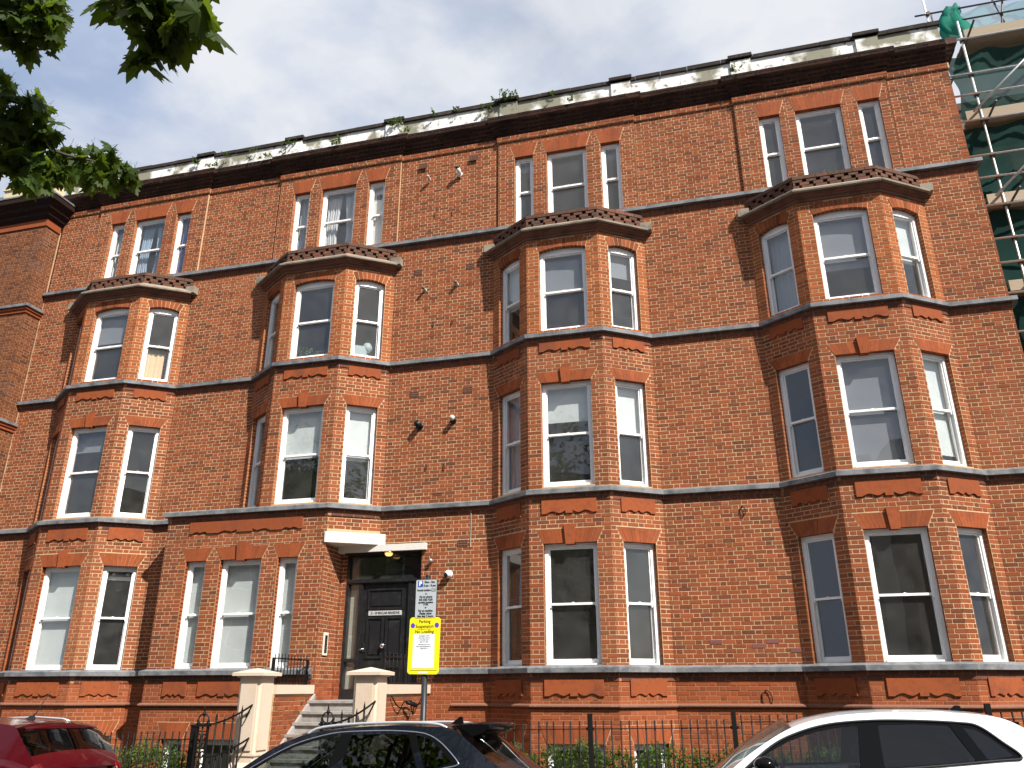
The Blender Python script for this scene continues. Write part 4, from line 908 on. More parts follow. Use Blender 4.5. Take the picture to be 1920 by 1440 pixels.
def netting(x0, x1, y, z0, z1, seed, m=NET, label='', sag=.10):
    rnd = random.Random(seed); f1, f2, f3 = rnd.uniform(1.5, 2.5), rnd.uniform(3, 5), rnd.uniform(0, 6); rows = []
    for j in range(15):
        v = j/14; r = []
        for i in range(41):
            u = i/40; x = x0+(x1-x0)*u; r.append((x+.05*math.sin(7*v+f3)+(.10*v*(1-u) if 1 else 0), y+sag*math.sin(math.pi*v)*(.6+.4*math.sin(f1*u*6+f3))+.045*math.sin(f2*u*9+6*v*f1+f3)+.02*math.sin(31*u+9*v), z1+(z0-z1)*v-.10*math.sin(math.pi*u*3+f3)**2*(1-v)+.05*math.sin(11*u)*v))
        rows.append(r)
    mb = MB(); mb.grid(rows); o = mb.build('debris_netting', m); return tag(o, label, 'netting', 'green debris netting on the scaffold')
netting(6.1, 12, YS+.25, 13.75, 15.65, 1, label='dark green netting on the top lift under the plank platform')
netting(5.70, 12, YS+.16, 11.50, 13.55, 2, label='green netting sheet between the second and third plank lifts from the top')
netting(5.75, 12, YS+.22, 9.45, 11.38, 3, label='green netting beside the top of the third floor bay, loosely folded')
netting(5.75, 12, YS+.14, 7.4, 9.3, 4, label='lowest visible green netting sheet beside the right end of the wall')
netting(5.75, 12, YS+.14, 5.3, 7.2, 6, label='green netting below the visible part of the scaffold')
netting(6.95, 12, YB+.12, 16.5, 18.0, 5, NETL, 'thin pale green netting stretched against the sky above the top platform', .03)
rnd = random.Random(3); rows = []
for j in range(15):
    v = j/14; r = []
    for i in range(25):
        a = 2*math.pi*i/24; rad = (.10+.09*abs(math.sin(2.4*v+.5)))*(1+.35*math.sin(5*a+3*v)+.2*math.sin(9*a))*(.5+1.1*v if v > .25 else 1.0)
        r.append((6.93+.12*v*v-.12*math.sin(3*v)+rad*math.cos(a)*(1+.5*v), YB+.05+rad*.7*math.sin(a), 18.06-.95*v+.05*math.sin(4*a)))
    rows.append(r)
mb = MB(); mb.grid(rows); tag(mb.build('debris_netting', NETB), 'bright green netting gathered in a bunch at the corner of the top guard rails', 'netting', 'green debris netting on the scaffold')

# ================================================================== parking sign
SX, SY = -4.17, -3.93
sign = thing('parking_sign', 'grey parking sign and yellow suspension notice on a dark grey post', 'sign', (SX, SY, gz(SX)+.115))
SI = Matrix.Translation((-SX, -SY, -gz(SX)-.115))
POST = mat('dark_grey_post', base=(.015,.017,.020), rough=.45, spec=.4)
def sg(o): o.parent = sign; o.matrix_parent_inverse = SI; return o
mb = MB(); mb.tube([(SX, SY, gz(SX)+.1), (SX, SY, 2.12)], .042, 16); mb.tube([(SX, SY, 2.12), (SX, SY, 3.47)], .033, 14); mb.lathe([(.033,0),(.036,.005),(.03,.025),(.001,.03)], (SX, SY, 3.47), 14); sg(mb.build('pole', POST))
def rounded(w, h, r, n=6):
    o = []
    for cx, cy, a0 in ((w/2-r, h/2-r, 0), (-w/2+r, h/2-r, 90), (-w/2+r, -h/2+r, 180), (w/2-r, -h/2+r, 270)):
        o += [(cx+r*math.cos(R(a0+90*k/n)), cy+r*math.sin(R(a0+90*k/n))) for k in range(n+1)]
    return o
def plate(name, cx, cz, w, h, r, y0, y1, m, par=None, tilt=0):
    mb = MB(); mb.extr([(cx+a*math.cos(tilt)-b*math.sin(tilt), cz+a*math.sin(tilt)+b*math.cos(tilt)) for a, b in rounded(w, h, r)], lambda u, z, d: (u, d, z), y0, y1); o = mb.build(name, m)
    if par is None: sg(o)
    else: o.parent = par; o.matrix_parent_inverse = SI if False else Matrix.Identity(4)
    return o
GREYP = mat('grey_sign_face', base=(.40,.43,.45), rough=.4, spec=.4); YEL = mat('yellow_sign_face', base=(.83,.70,.012), rough=.45, spec=.35); WHP = mat('white_paper', base=(.72,.74,.78), rough=.5)
BLUE = mat('blue_sign_panel', base=(.02,.06,.30), rough=.4); PURP = mat('violet_disc', base=(.10,.06,.42), rough=.4); WHT = mat('white_lettering', base=(.8,.8,.8), rough=.5); DKY = mat('dark_sign_lettering', base=(.03,.03,.012), rough=.6); GREYT = mat('grey_print', base=(.12,.12,.14), rough=.6)
gp = plate('sign_plate', -4.17, 3.152, .312, .532, .018, SY-.062, SY-.056, GREYP)
plate('plate_edge', -4.17, 3.152, .324, .544, .02, SY-.056, SY-.046, POST)
def child(o, par): o.parent = par; return o
def T(s, size, x, z, par, m=INK, sx=.86, bold=.0015, align='CENTER', y=None):
    o = text(s, size, m, None, front_mw(x, SY-.0632 if y is None else y, z), sx=sx, bold=bold, align=align); o.parent = par; o.matrix_parent_inverse = par.matrix_world.inverted() if 0 else Matrix.Identity(4); 
    o.matrix_basis = front_mw(x, SY-.0632 if y is None else y, z); return o
# parts of the plates keep world coordinates: plate meshes have an identity basis under the sign
gx = -4.17
mb = MB(); mb.box(gx-.125, gx-.052, SY-.0634, SY-.0622, 3.318, 3.404); child(mb.build('parking_panel', BLUE), gp)
T('P', .088, gx-.088, 3.362, gp, WHT, .95, .004, y=SY-.0645)
T('Mon - Sun', .044, gx+.052, 3.384, gp); T('8 am - 8 pm', .044, gx+.052, 3.334, gp)
T('Permit holders', .040, gx-.032, 3.270, gp); mb = MB(); mb.box(gx+.083, gx+.143, SY-.0634, SY-.0622, 3.252, 3.292); child(mb.build('zone_panel', INK), gp); T('CC', .036, gx+.113, 3.272, gp, WHT, .9, .001, y=SY-.0645)
T('or', .034, gx, 3.222, gp); T('Pay by phone', .042, gx, 3.178, gp); T('020 3282 9230', .040, gx, 3.137, gp); T('quoting location', .040, gx, 3.101, gp); T('17750', .036, gx, 3.070, gp)
T('or', .034, gx, 3.030, gp); T('Pay at machine', .042, gx, 2.985, gp); T('Display ticket', .040, gx, 2.947, gp); T('Max stay 2 hours', .040, gx, 2.910, gp)
yx, yz = -4.175, 2.515
yp = plate('suspension_notice', yx, yz, .462, .762, .045, SY-.058, SY-.048, YEL, tilt=R(-.8))
mb = MB(); mb.box(yx-.165, yx+.155, SY-.0605, SY-.0590, 2.215, 2.665); child(mb.build('paper', WHP), yp)
T('Parking', .062, yx+.0, 2.838, yp, DKY, .95, .0008, y=SY-.0592); T('Suspension', .066, yx, 2.772, yp, DKY, .93, .0008, y=SY-.0592); T('No Loading', .064, yx+.0, 2.700, yp, DKY, .93, .0008, y=SY-.0592)
mb = MB(); mb.box(yx-.10, yx+.10, SY-.0592, SY-.0585, 2.732, 2.737); child(mb.build('rule', DKY), yp)
for sx in (-.178, .182):
    mb = MB(); mb.extr([(yx+sx+.033*math.cos(k*.2618), 2.785+.036*math.sin(k*.2618)) for k in range(24)], lambda u, z, d: (u, d, z), SY-.0588, SY-.0575); child(mb.build('violet_disc', PURP), yp)
for k, s in enumerate(('THURSDAY 10TH', '10TH APRIL 2025 TO', '11TH APRIL 2025', '08:00 TO 18:00', 'OPPOSITE 38 TO 58', 'SINCLAIR MANSIONS TO', 'LAMP POST 8')): T(s, .022, yx-.002, 2.642-k*.027-(.008 if k > 3 else 0), yp, GREYT, .9, .0004, y=SY-.0612)
mb = MB(); mb.box(yx-.20, yx+.20, SY-.0592, SY-.0585, 2.180, 2.186); child(mb.build('small_print', DKY), yp)
mb = MB(); mb.box(yx-.07, yx+.06, SY-.060, SY-.0585, 2.15, 2.165); child(mb.build('slot', WHP), yp)
for z in (3.28, 2.98, 2.72, 2.3):
    mb = MB(); mb.box(SX-.05, SX+.05, SY-.047, SY+.04, z-.012, z+.012); sg(mb.build('bracket', POST))

# ================================================================== parked cars (all face left)
CARGL = glass('car_side_glass', tint=(.55,.60,.58), boost=1.25); PRIVG = glass('dark_privacy_glass', tint=(.045,.05,.055), boost=1.35)
TYRE = mat('tyre_rubber', base=(.02,.02,.02), rough=.85); ALLOY = mat('alloy_wheel', base=(.45,.45,.46), rough=.3, metal=.9)
TRIM = mat('gloss_black_trim', base=(.004,.004,.0045), rough=.12, spec=.14); PLASTIC = mat('black_plastic', base=(.016,.016,.017), rough=.6); SEAT = mat('dark_seat_cloth', base=(.018,.018,.02), rough=.9)
REDL = mat('red_lamp_lens', base=(.10,.003,.004), rough=.12, spec=.6); CLEARL = mat('clear_lamp_lens', base=(.5,.52,.55), rough=.1, spec=.7); PLATEY = mat('yellow_number_plate', base=(.7,.55,.02), rough=.4)
def interp(pts, x):
    if x <= pts[0][0]: return pts[0][1]
    for (a, b), (c, d) in zip(pts, pts[1:]):
        if x <= c: t = (x-a)/(c-a); return b+(d-b)*t
    return pts[-1][1]
def smooth_curve(pts, n=8):
    """Catmull-Rom through 2D points"""
    o = []
    P = [pts[0]]+list(pts)+[pts[-1]]
    for i in range(1, len(P)-2):
        p0, p1, p2, p3 = P[i-1:i+3]
        for k in range(n):
            t = k/n; o.append(tuple(.5*((2*p1[j])+(-p0[j]+p2[j])*t+(2*p0[j]-5*p1[j]+4*p2[j]-p3[j])*t*t+(-p0[j]+3*p1[j]-3*p2[j]+p3[j])*t**3) for j in (0, 1)))
    o.append(tuple(pts[-1])); return o
def cdt_patch(mb, outer, holes, mp, step=.09):
    """planar polygon with holes, triangulated with interior points, mapped to 3D"""
    vs = []; ed = []
    def loop(pl):
        n0 = len(vs); vs.extend(Vector(p) for p in pl); ed.extend((n0+i, n0+(i+1) % len(pl)) for i in range(len(pl)))
    loop(outer)
    for h in holes: loop(h)
    xs = [p[0] for p in outer]; zs = [p[1] for p in outer]
    def inside(p, pl):
        c = False
        for i in range(len(pl)):
            a, b = pl[i], pl[i-1]
            if (a[1] > p[1]) != (b[1] > p[1]) and p[0] < (b[0]-a[0])*(p[1]-a[1])/(b[1]-a[1])+a[0]: c = not c
        return c
    v, e_, f, *_ = delaunay_2d_cdt(vs, ed, [], 0, 1e-5)
    fs = []
    for t in f:
        c = ((v[t[0]][0]+v[t[1]][0]+v[t[2]][0])/3, (v[t[0]][1]+v[t[1]][1]+v[t[2]][1])/3)
        if inside(c, outer) and not any(inside(c, h) for h in holes): fs.append(tuple(t))
    mb.add([mp(p[0], p[1]) for p in v], fs)
def car(name, label, paint, x0, yc, z0, d):
    """d: outline data in car coordinates (x from the front bumper, z above the road); y<0 is the street side"""
    t = thing(name, label, 'car', (x0, yc, z0), 0); t.rotation_euler = (R(-1.8), -math.atan(SLOPE), 0); t.location.z -= .072
    L_, HW = d['len'], d['hw']; ZB = d['belt']      # ZB: [(x,z)] of the belt line
    S = smooth_curve(d['sil'], 6)                    # silhouette from the windscreen base over the roof to the tailgate
    tum = d.get('tum', .36); ins = d.get('ins', .11)
    def plan(x):                                     # half width of the body at x
        u = x/L_; return HW*(1-.16*max(0, (.16-u)/.16)**2.2-.14*max(0, (u-.86)/.14)**2.2)
    def ys(x, z): return plan(x)-ins*.55-max(0, z-interp(ZB, x))*tum-.03*max(0, z-interp(ZB, x)-.28)
    def B(mb, n, m, par=None): o = mb.build(n, m); o.parent = par or t; return o
    # lower body
    rows = []
    N = 44
    for i in range(N+1):
        x = L_*i/N; w = plan(x); zb = interp(ZB, x); zt = interp(d['top'], x); end = min(1, min(i, N-i)/2.0)
        lo = .22+.12*(1-min(1, min(x, L_-x)/.5))
        half = [(w*.80, lo), (w*.965, lo+.05), (w*.985, .42), (w*1.0, .62), (w*.995, .78), (w*.97, zb-.10), (w-ins*.5, zb-.012), (w-ins*.62, min(zb+.01, zt+.004)), (w*.62, zt+.006), (w*.3, zt+.02), (0, zt+.024)]
        sx = 1 if end >= 1 else .90+.10*end
        r = [(x, -y*sx, z) for y, z in half]+[(x, y*sx, z) for y, z in half[::-1][1:]]
        rows.append(r)
    mb = MB(); mb.grid(rows)
    for rw in (rows[0], rows[-1]):
        mb.smooth = False; mb.add(rw, [tuple(range(len(rw)))])
    body = B(mb, 'body', paint)
    # side panels with window openings
    belt_x = [S[0][0]+k*(S[-1][0]-S[0][0])/24 for k in range(25)]
    outer = S+[(x, interp(ZB, x)-.02) for x in belt_x[::-1]]
    holes = d['holes']; dlo = d.get('dlo')
    for sg in (-1, 1):
        if dlo:
            mb = MB(); cdt_patch(mb, dlo, [smooth_close(h) for h in holes], lambda x, z: (x, sg*(ys(x, z)-.002), z)); B(mb, 'window_frame', TRIM)
        mb = MB(); cdt_patch(mb, outer, [dlo] if dlo else [smooth_close(h) for h in holes], lambda x, z: (x, sg*ys(x, z), z)); mb.sm = [True]*len(mb.f); B(mb, 'side_frame', d.get('framemat', paint))
        for h, gl in zip(holes, d['glass']):
            mb = MB(); cdt_patch(mb, smooth_close(h), [], lambda x, z: (x, sg*(ys(x, z)-.006), z)); B(mb, 'side_window', gl)
        if d.get('pillar'):
            for q in d['pillar']:
                mb = MB(); mb.extr([(a, b) for a, b in q], lambda u, z, k: (u, sg*(ys(u, z)+k), z), -.012, .004); B(mb, 'pillar_trim', TRIM)
        if d.get('trimline'):
            c = smooth_curve(d['trimline'], 6); mb = MB(); mb.tube([(x, sg*(ys(x, z)+.004), z) for x, z in c], d.get('trimr', .008), 6); B(mb, 'window_trim', d['trimmat'])
        for q in d.get('doorlines', []):
            mb = MB(); pts = [(x, sg*(plan(x)*1.0 if z < .8 else (plan(x)-.02)), z) for x, z in q]; mb.tube([(x, y+sg*.001, z) for x, y, z in pts], .004, 4); B(mb, 'door_seam', TRIM)
        for x, z in d['handles']:
            mb = MB(); mb.box(x, x+.19, -.02, .02, z, z+.028); q = B(mb, 'door_handle', paint); q.location = (0, sg*(plan(x)*.985+.012), 0)
        # mirror
        mx_, mz = d['mirror']; mb = MB(); mb.ball((mx_, sg*(plan(mx_)+.115), mz), (.115, .125, .075), 14); mb.box(mx_-.02, mx_+.05, *sorted((sg*(plan(mx_)-.09), sg*(plan(mx_)+.05))), mz-.075, mz-.035); B(mb, 'door_mirror', d.get('mirrormat', TRIM))
    # windscreen, roof, rear glass and tailgate: strips across the car following the silhouette
    def strip(i0, i1, crown, name, m, infl=0.0, n=12, inset=0.0, par=None, off=0):
        rows = []
        for x, z in S[i0:i1+1]:
            w = ys(x, z)-inset; k = S.index((x, z)); a, b = S[max(k-1, 0)], S[min(k+1, len(S)-1)]; l = math.hypot(b[0]-a[0], b[1]-a[1]) or 1; nx, nz = -(b[1]-a[1])/l, (b[0]-a[0])/l
            rows.append([(x+nx*(crown*(1-(2*j/n-1)**2)+off), -w+2*w*j/n, z+nz*(crown*(1-(2*j/n-1)**2)+off)) for j in range(n+1)])
        mb = MB(); mb.grid(rows); return B(mb, name, m, par)
    i1, i2, i3 = d['split']; cw = d.get('crown', (.09, .035, .07))
    strip(0, i1, cw[0], 'windscreen', CARGL); strip(i1, i2, cw[1], 'roof', d.get('roofmat', paint)); rg = strip(i2, i3, cw[2], 'rear_window', d.get('rearglass', PRIVG)); strip(i3, len(S)-1, cw[2], 'tailgate', paint)
    # cabin
    xa, xb = S[0][0]+.15, S[-1][0]-.1
    mb = MB(); mb.box(xa, xb, -HW+.16, HW-.16, .28, .34); mb.box(xa-.25, xa+.42, -HW+.2, HW-.2, .6, d['dash']); B(mb, 'cabin_floor', SEAT)
    for sx_, kk in ((d['seat'], 2), (d['seat']+.88, 3)):
        ysq = (-.37, .37) if kk == 2 else (-.40, 0, .40)
        for y in ysq:
            w = .25 if kk == 2 else .2; mb = MB(); mb.hexa([(sx_-.45,y-w,.42),(sx_+.08,y-w,.42),(sx_+.08,y+w,.42),(sx_-.45,y+w,.42),(sx_-.45,y-w,.58),(sx_+.08,y-w,.56),(sx_+.08,y+w,.56),(sx_-.45,y+w,.58)])
            mb.hexa([(sx_-.06,y-w,.56),(sx_+.10,y-w,.56),(sx_+.10,y+w,.56),(sx_-.06,y+w,.56),(sx_+.13,y-w*.82,1.10),(sx_+.23,y-w*.82,1.10),(sx_+.23,y+w*.82,1.10),(sx_+.13,y+w*.82,1.10)]); mb.ball((sx_+.21, y, d['head']), (.055, .13, .095), 12); B(mb, 'seat', SEAT)
    mb = MB(); mb.tube([(d['seat']-.62+.07*math.cos(a), -.37*-1+.17*math.sin(a), 1.0+.16*math.cos(a)) for a in [k*.393 for k in range(17)]], .014, 6); mb.ball((d['seat']-.60, .37, 1.0), (.03,.06,.06), 8); B(mb, 'steering_wheel', PLASTIC)
    # wheels
    for x in (d['wheels']):
        for sg in (-1, 1):
            y = sg*(HW-.12); mb = MB(); mb.tube([(x, y-.11, .32), (x, y+.11, .32)], .32, 28); wl = B(mb, 'wheel', TYRE)
            mb = MB(); mb.tube([(x, y+sg*.112-.002, .32), (x, y+sg*.112+.002, .32)], .225, 24)
            for k in range(5):
                a = k*2*math.pi/5; mb.tube([(x+.04*math.cos(a), y+sg*.118, .32+.04*math.sin(a)), (x+.215*math.cos(a), y+sg*.116, .32+.215*math.sin(a))], .028, 6)
            q = mb.build('rim', ALLOY); q.parent = wl
            mb = MB(); mb.tube([(x+.37*math.cos(a), sg*(plan(x)*1.0+.004), .33+.37*math.sin(a)) for a in [k*math.pi/14 for k in range(15)]], .03, 6); B(mb, 'wheel_arch', PLASTIC)
    # lamps and plates
    for sg in (-1, 1):
        mb = MB(); mb.ball((.18, sg*(HW*.70), .72), (.16, .17, .075), 14); B(mb, 'headlight', CLEARL)
        mb = MB(); x, z, rx, rz = d['tail']; mb.ball((x, sg*(plan(x)-.125), z), (rx*.8, .12, rz), 14); B(mb, 'tail_light', REDL)
    mb = MB(); mb.box(L_-.03, L_+.012, -.26, .26, d.get('plz', .72), d.get('plz', .72)+.11); B(mb, 'number_plate', PLATEY)
    mb = MB(); mb.box(.0, .05, -.55, .55, .36, .58); B(mb, 'grille', PLASTIC)
    mb = MB(); mb.hexa([(L_-.25,-HW*.86,.24),(L_+.03,-HW*.8,.26),(L_+.03,HW*.8,.26),(L_-.25,HW*.86,.24),(L_-.25,-HW*.9,.50),(L_+.04,-HW*.82,.50),(L_+.04,HW*.82,.50),(L_-.25,HW*.9,.50)]); B(mb, 'rear_bumper', PLASTIC)
    return t, ys, plan, S, B, rg
def smooth_close(h):
    """rounds the corners of a window outline"""
    n = len(h); o = []
    for i in range(n):
        p, c, q = h[i-1], h[i], h[(i+1) % n]
        la = math.hypot(p[0]-c[0], p[1]-c[1]); lb = math.hypot(q[0]-c[0], q[1]-c[1]); r = min(.03, la*.3, lb*.3)
        a = (c[0]+(p[0]-c[0])*r/la, c[1]+(p[1]-c[1])*r/la); b = (c[0]+(q[0]-c[0])*r/lb, c[1]+(q[1]-c[1])*r/lb)
        for k in range(4):
            s = k/3; o.append(((1-s)**2*a[0]+2*s*(1-s)*c[0]+s*s*b[0], (1-s)**2*a[1]+2*s*(1-s)*c[1]+s*s*b[1]))
    return o
YC = -5.23
BLK = mat('black_car_paint', base=(.0035,.0045,.009), rough=.2, spec=.25, coat=.55); WHTP = mat('white_car_paint', base=(.72,.74,.76), rough=.3, spec=.5, coat=1); REDP = mat('red_car_paint', base=(.06,.0013,.004), rough=.28, metal=.2, spec=.25, coat=.4)
SILV = mat('silver_rail', base=(.72,.74,.76), rough=.3, metal=.7)
# ---- black estate-like crossover: front at X=-6.62, rear at -2.2
bx = -6.62; bz = gz(-4)
rel = lambda pts, x0, z0=0: [(x-x0, z-z0) for x, z in pts]
sil = rel([(-5.84,.98),(-5.58,1.12),(-5.22,1.335),(-4.84,1.475),(-4.45,1.525),(-4.1,1.55),(-3.73,1.555),(-3.35,1.54),(-3.06,1.515),(-2.80,1.35),(-2.52,1.14),(-2.32,1.0),(-2.26,.93)], bx)
dB = dict(len=4.42, hw=.91, belt=[(0,.86),(.95,1.0),(1.4,1.06),(3.3,1.115),(3.7,1.13),(4.1,1.06),(4.42,.95)], top=[(0,.66),(.05,.74),(.5,.90),(.95,.985),(1.2,1.0),(3.6,1.0),(4.2,.98),(4.38,.80),(4.42,.7)], sil=sil, split=(18, 48, 60),
  holes=[rel([(-5.47,1.075),(-5.20,1.225),(-4.96,1.335),(-4.70,1.41),(-4.44,1.45),(-4.395,1.45),(-4.49,1.09)], bx), rel([(-4.27,1.462),(-3.9,1.47),(-3.565,1.462),(-3.40,1.11),(-4.33,1.095)], bx), rel([(-3.48,1.455),(-3.34,1.43),(-3.22,1.36),(-3.0,1.165),(-3.32,1.115)], bx)],
  glass=[CARGL, PRIVG, PRIVG], trimline=rel([(-5.62,1.03),(-5.5,1.1),(-5.2,1.262),(-4.96,1.37),(-4.7,1.443),(-4.45,1.487),(-4.18,1.50),(-3.79,1.503),(-3.46,1.483),(-3.31,1.45),(-3.18,1.385),(-3.05,1.285),(-2.945,1.185),(-2.955,1.155),(-3.05,1.135),(-3.4,1.09),(-4.4,1.07),(-5.3,1.04)], bx), trimmat=CHROME, trimr=.0085,
  pillar=[rel([(-4.50,1.07),(-4.40,1.475),(-4.26,1.48),(-4.335,1.07)], bx), rel([(-3.41,1.095),(-3.575,1.475),(-3.485,1.475),(-3.32,1.095)], bx), rel([(-5.46,1.085),(-5.20,1.235),(-4.97,1.345),(-4.70,1.42),(-4.44,1.46),(-4.44,1.485),(-4.70,1.44),(-4.96,1.365),(-5.2,1.258),(-5.5,1.098)], bx), rel([(-3.34,1.435),(-3.225,1.365),(-3.005,1.17),(-2.955,1.18),(-3.05,1.28),(-3.18,1.38),(-3.31,1.445)], bx)],
  handles=[(2.0,.93),(3.0,.95)], doorlines=[[(2.21,1.06),(2.18,.8),(2.2,.35)],[(1.2,1.0),(1.15,.6),(1.25,.35)],[(3.3,1.08),(3.36,.85),(3.1,.6)]], mirror=(1.38,1.05), dash=.98, seat=2.05, head=1.19, wheels=(.86,3.50), tail=(4.22,.92,.14,.09), rearglass=CARGL, crown=(.10,.03,.075))
ct, ys_, pl_, S_, B_, rg_ = car('parked_car', 'black estate car with silver roof rails and a black tailgate spoiler, parked at the kerb', BLK, bx, YC, bz, dB)
for sgn in (-1, 1):
    mb = MB(); pts = smooth_curve(rel([(-4.84,1.478),(-4.72,1.535),(-4.46,1.565),(-4.07,1.583),(-3.54,1.585),(-3.25,1.565),(-3.13,1.525)], bx), 5); mb.tube([(x, sgn*(ys_(x, min(z, 1.53))-.025), z) for x, z in pts], .017, 8); B_(mb, 'roof_rail', SILV)
mb = MB(); fx = -3.22-bx; mb.hexa([(fx-.10,-.03,1.555),(fx+.06,-.03,1.55),(fx+.06,.03,1.55),(fx-.10,.03,1.555),(fx+.02,-.008,1.645),(fx+.055,-.008,1.64),(fx+.055,.008,1.64),(fx+.02,.008,1.645)]); B_(mb, 'antenna_fin', TRIM)
mb = MB(); rows = []
for k in range(13):
    y = -.56+1.12*k/12; e_ = 1-abs(2*k/12-1)**3; xr = -2.68-bx+.09*e_
    rows.append([(-3.12-bx,y,1.545+.02*e_),(-2.9-bx,y,1.565+.02*e_),(xr,y,1.555+.015*e_),(xr+.01,y,1.53),(xr-.06,y,1.475),(-2.90-bx,y,1.42),(-3.0-bx,y,1.44)])
mb.grid(rows); mb.add(rows[0], [tuple(range(7))]); mb.add(rows[-1], [tuple(range(7))]); B_(mb, 'spoiler', TRIM)
mb = MB(); mb.tube([(-2.40-bx,.0,1.085),(-2.55-bx,.38,1.215)], .011, 6); mb.ball((-2.38-bx,0,1.08), (.05,.05,.035), 8); B_(mb, 'wiper', PLASTIC)
# ---- white crossover: front at X=-1.12
wx = -1.12; wz = gz(1.2)
sil = rel([(-.30,1.06),(-.11,1.20),(.16,1.39),(.54,1.592),(.92,1.688),(1.33,1.722),(1.72,1.725),(2.1,1.708),(2.40,1.672),(2.58,1.60),(2.80,1.43),(2.98,1.22),(3.05,1.10)], wx, wz)
dW = dict(len=4.22, hw=.91, belt=rel([(wx,.98),(-.2,1.10),(.0,1.155),(1.3,1.195),(2.1,1.255),(2.55,1.30),(2.9,1.22),(3.1,1.05)], wx, wz), top=[(0,.66),(.05,.76),(.5,.93),(.85,1.0),(1.2,1.02),(3.6,1.02),(4.05,.98),(4.18,.80),(4.22,.7)], sil=sil, split=(18, 54, 66),
  holes=[rel([(.06,1.185),(.24,1.345),(.50,1.472),(.77,1.555),(1.02,1.597),(1.17,1.605),(1.11,1.215)], wx, wz), rel([(1.355,1.612),(1.7,1.615),(1.985,1.60),(2.135,1.295),(1.33,1.232)], wx, wz), rel([(2.085,1.585),(2.205,1.562),(2.30,1.50),(2.465,1.335),(2.235,1.305)], wx, wz)], glass=[CARGL, PRIVG, PRIVG],
  trimline=rel([(-.02,1.175),(.32,1.425),(.59,1.545),(.91,1.622),(1.31,1.65),(1.70,1.645),(2.08,1.622),(2.24,1.59),(2.40,1.455),(2.52,1.325),(2.3,1.295),(1.3,1.215),(.05,1.165)], wx, wz), trimmat=PLASTIC, trimr=.012, dlo=smooth_curve(rel([(-.02,1.165),(.32,1.42),(.59,1.542),(.91,1.62),(1.31,1.648),(1.70,1.643),(2.08,1.62),(2.24,1.588),(2.40,1.453),(2.53,1.322),(2.3,1.285),(1.3,1.208),(.05,1.158)], wx, wz), 4),
  pillar=[rel([(1.115,1.215),(1.172,1.625),(1.355,1.63),(1.33,1.222)], wx, wz), rel([(2.14,1.285),(1.985,1.62),(2.09,1.61),(2.245,1.292)], wx, wz)],
  handles=[(1.95,.98),(2.95,1.02)], doorlines=[[(2.3,1.1),(2.27,.8),(2.3,.35)],[(1.18,1.05),(1.15,.6),(1.25,.35)],[(3.35,1.14),(3.42,.85),(3.1,.6)]], mirror=(1.36,1.175), dash=1.0, seat=2.15, head=1.22, wheels=(.84,3.40), tail=(4.0,.93,.14,.09), crown=(.10,.035,.07))
ct, ys_, pl_, S_, B_, rg_ = car('parked_car', 'white car with black window surround and shark fin antenna at the right edge', WHTP, wx, YC, wz, dW)
mb = MB(); fx = 2.24-wx; zf = 1.70-wz; mb.hexa([(fx-.12,-.03,zf+.012),(fx+.06,-.03,zf),(fx+.06,.03,zf),(fx-.12,.03,zf+.012),(fx+.0,-.008,zf+.085),(fx+.045,-.008,zf+.08),(fx+.045,.008,zf+.08),(fx+.0,.008,zf+.085)]); B_(mb, 'antenna_fin', TRIM)
mb = MB(); rows = [[(2.42-wx, y, 1.675-wz+.02*(1-(y/.5)**2)), (2.66-wx, y, 1.62-wz+.02*(1-(y/.5)**2)), (2.66-wx, y, 1.595-wz), (2.5-wx, y, 1.60-wz)] for y in [-.52+1.04*k/10 for k in range(11)]]; mb.grid(rows); B_(mb, 'spoiler', WHTP)
mb = MB(); mb.box(.95, 1.02, -.35, -.20, 1.06, 1.10); B_(mb, 'windscreen_sticker', WHP)
# ---- red crossover: rear at X=-7.72
rx = -12.05; rsh = -.55; rz = gz(-9.4)
sil = rel([(-11.25,1.0),(-10.95,1.18),(-10.55,1.42),(-10.2,1.54),(-9.8,1.585),(-9.38,1.58),(-9.0,1.555),(-8.65,1.52),(-8.42,1.475),(-8.22,1.30),(-8.06,1.14),(-7.98,1.04),(-7.94,.96)], rx, rz)
dR = dict(len=4.18, hw=.90, belt=rel([(rx,.85),(-11.1,1.0),(-9.4,1.07),(-8.7,1.13),(-8.3,1.12),(-7.85,.98)], rx, rz), top=[(0,.68),(.05,.78),(.5,.95),(.9,1.02),(1.2,1.03),(3.6,1.03),(4.0,1.0),(4.14,.85),(4.18,.75)], sil=sil, split=(18, 48, 60),
  holes=[rel([(-10.9,1.09),(-10.55,1.33),(-10.2,1.45),(-9.95,1.48),(-10.0,1.09)], rx, rz), rel([(-9.83,1.48),(-9.45,1.475),(-9.30,1.46),(-9.22,1.14),(-9.85,1.09)], rx, rz)], glass=[CARGL, PRIVG], trimline=rel([(-11.0,1.06),(-10.6,1.33),(-10.2,1.475),(-9.8,1.505),(-9.3,1.485)], rx, rz), trimmat=PLASTIC,
  handles=[(1.9,.98),(2.75,1.0)], doorlines=[[(2.15,1.1),(2.12,.8),(2.15,.35)],[(2.9,1.12),(2.95,.85),(2.75,.6)]], mirror=(1.30,1.10), dash=1.0, seat=2.0, head=1.22, wheels=(.82,3.36), tail=(4.06,1.02,.12,.13), rearglass=CARGL, crown=(.10,.03,.09))
ct, ys_, pl_, S_, B_, rg_ = car('parked_car', 'red hatchback with whip aerial and rear wiper at the left edge', REDP, rx+rsh, YC, rz, dR)
for sgn in (-1, 1):
    mb = MB(); mb.tube([(x-rx, sgn*(ys_(x-rx, z-rz)-.02), z-rz+.02) for x, z in ((-10.1,1.54),(-9.95,1.585),(-9.4,1.595),(-8.95,1.565),(-8.84,1.53))], .014, 8); B_(mb, 'roof_rail', SILV)
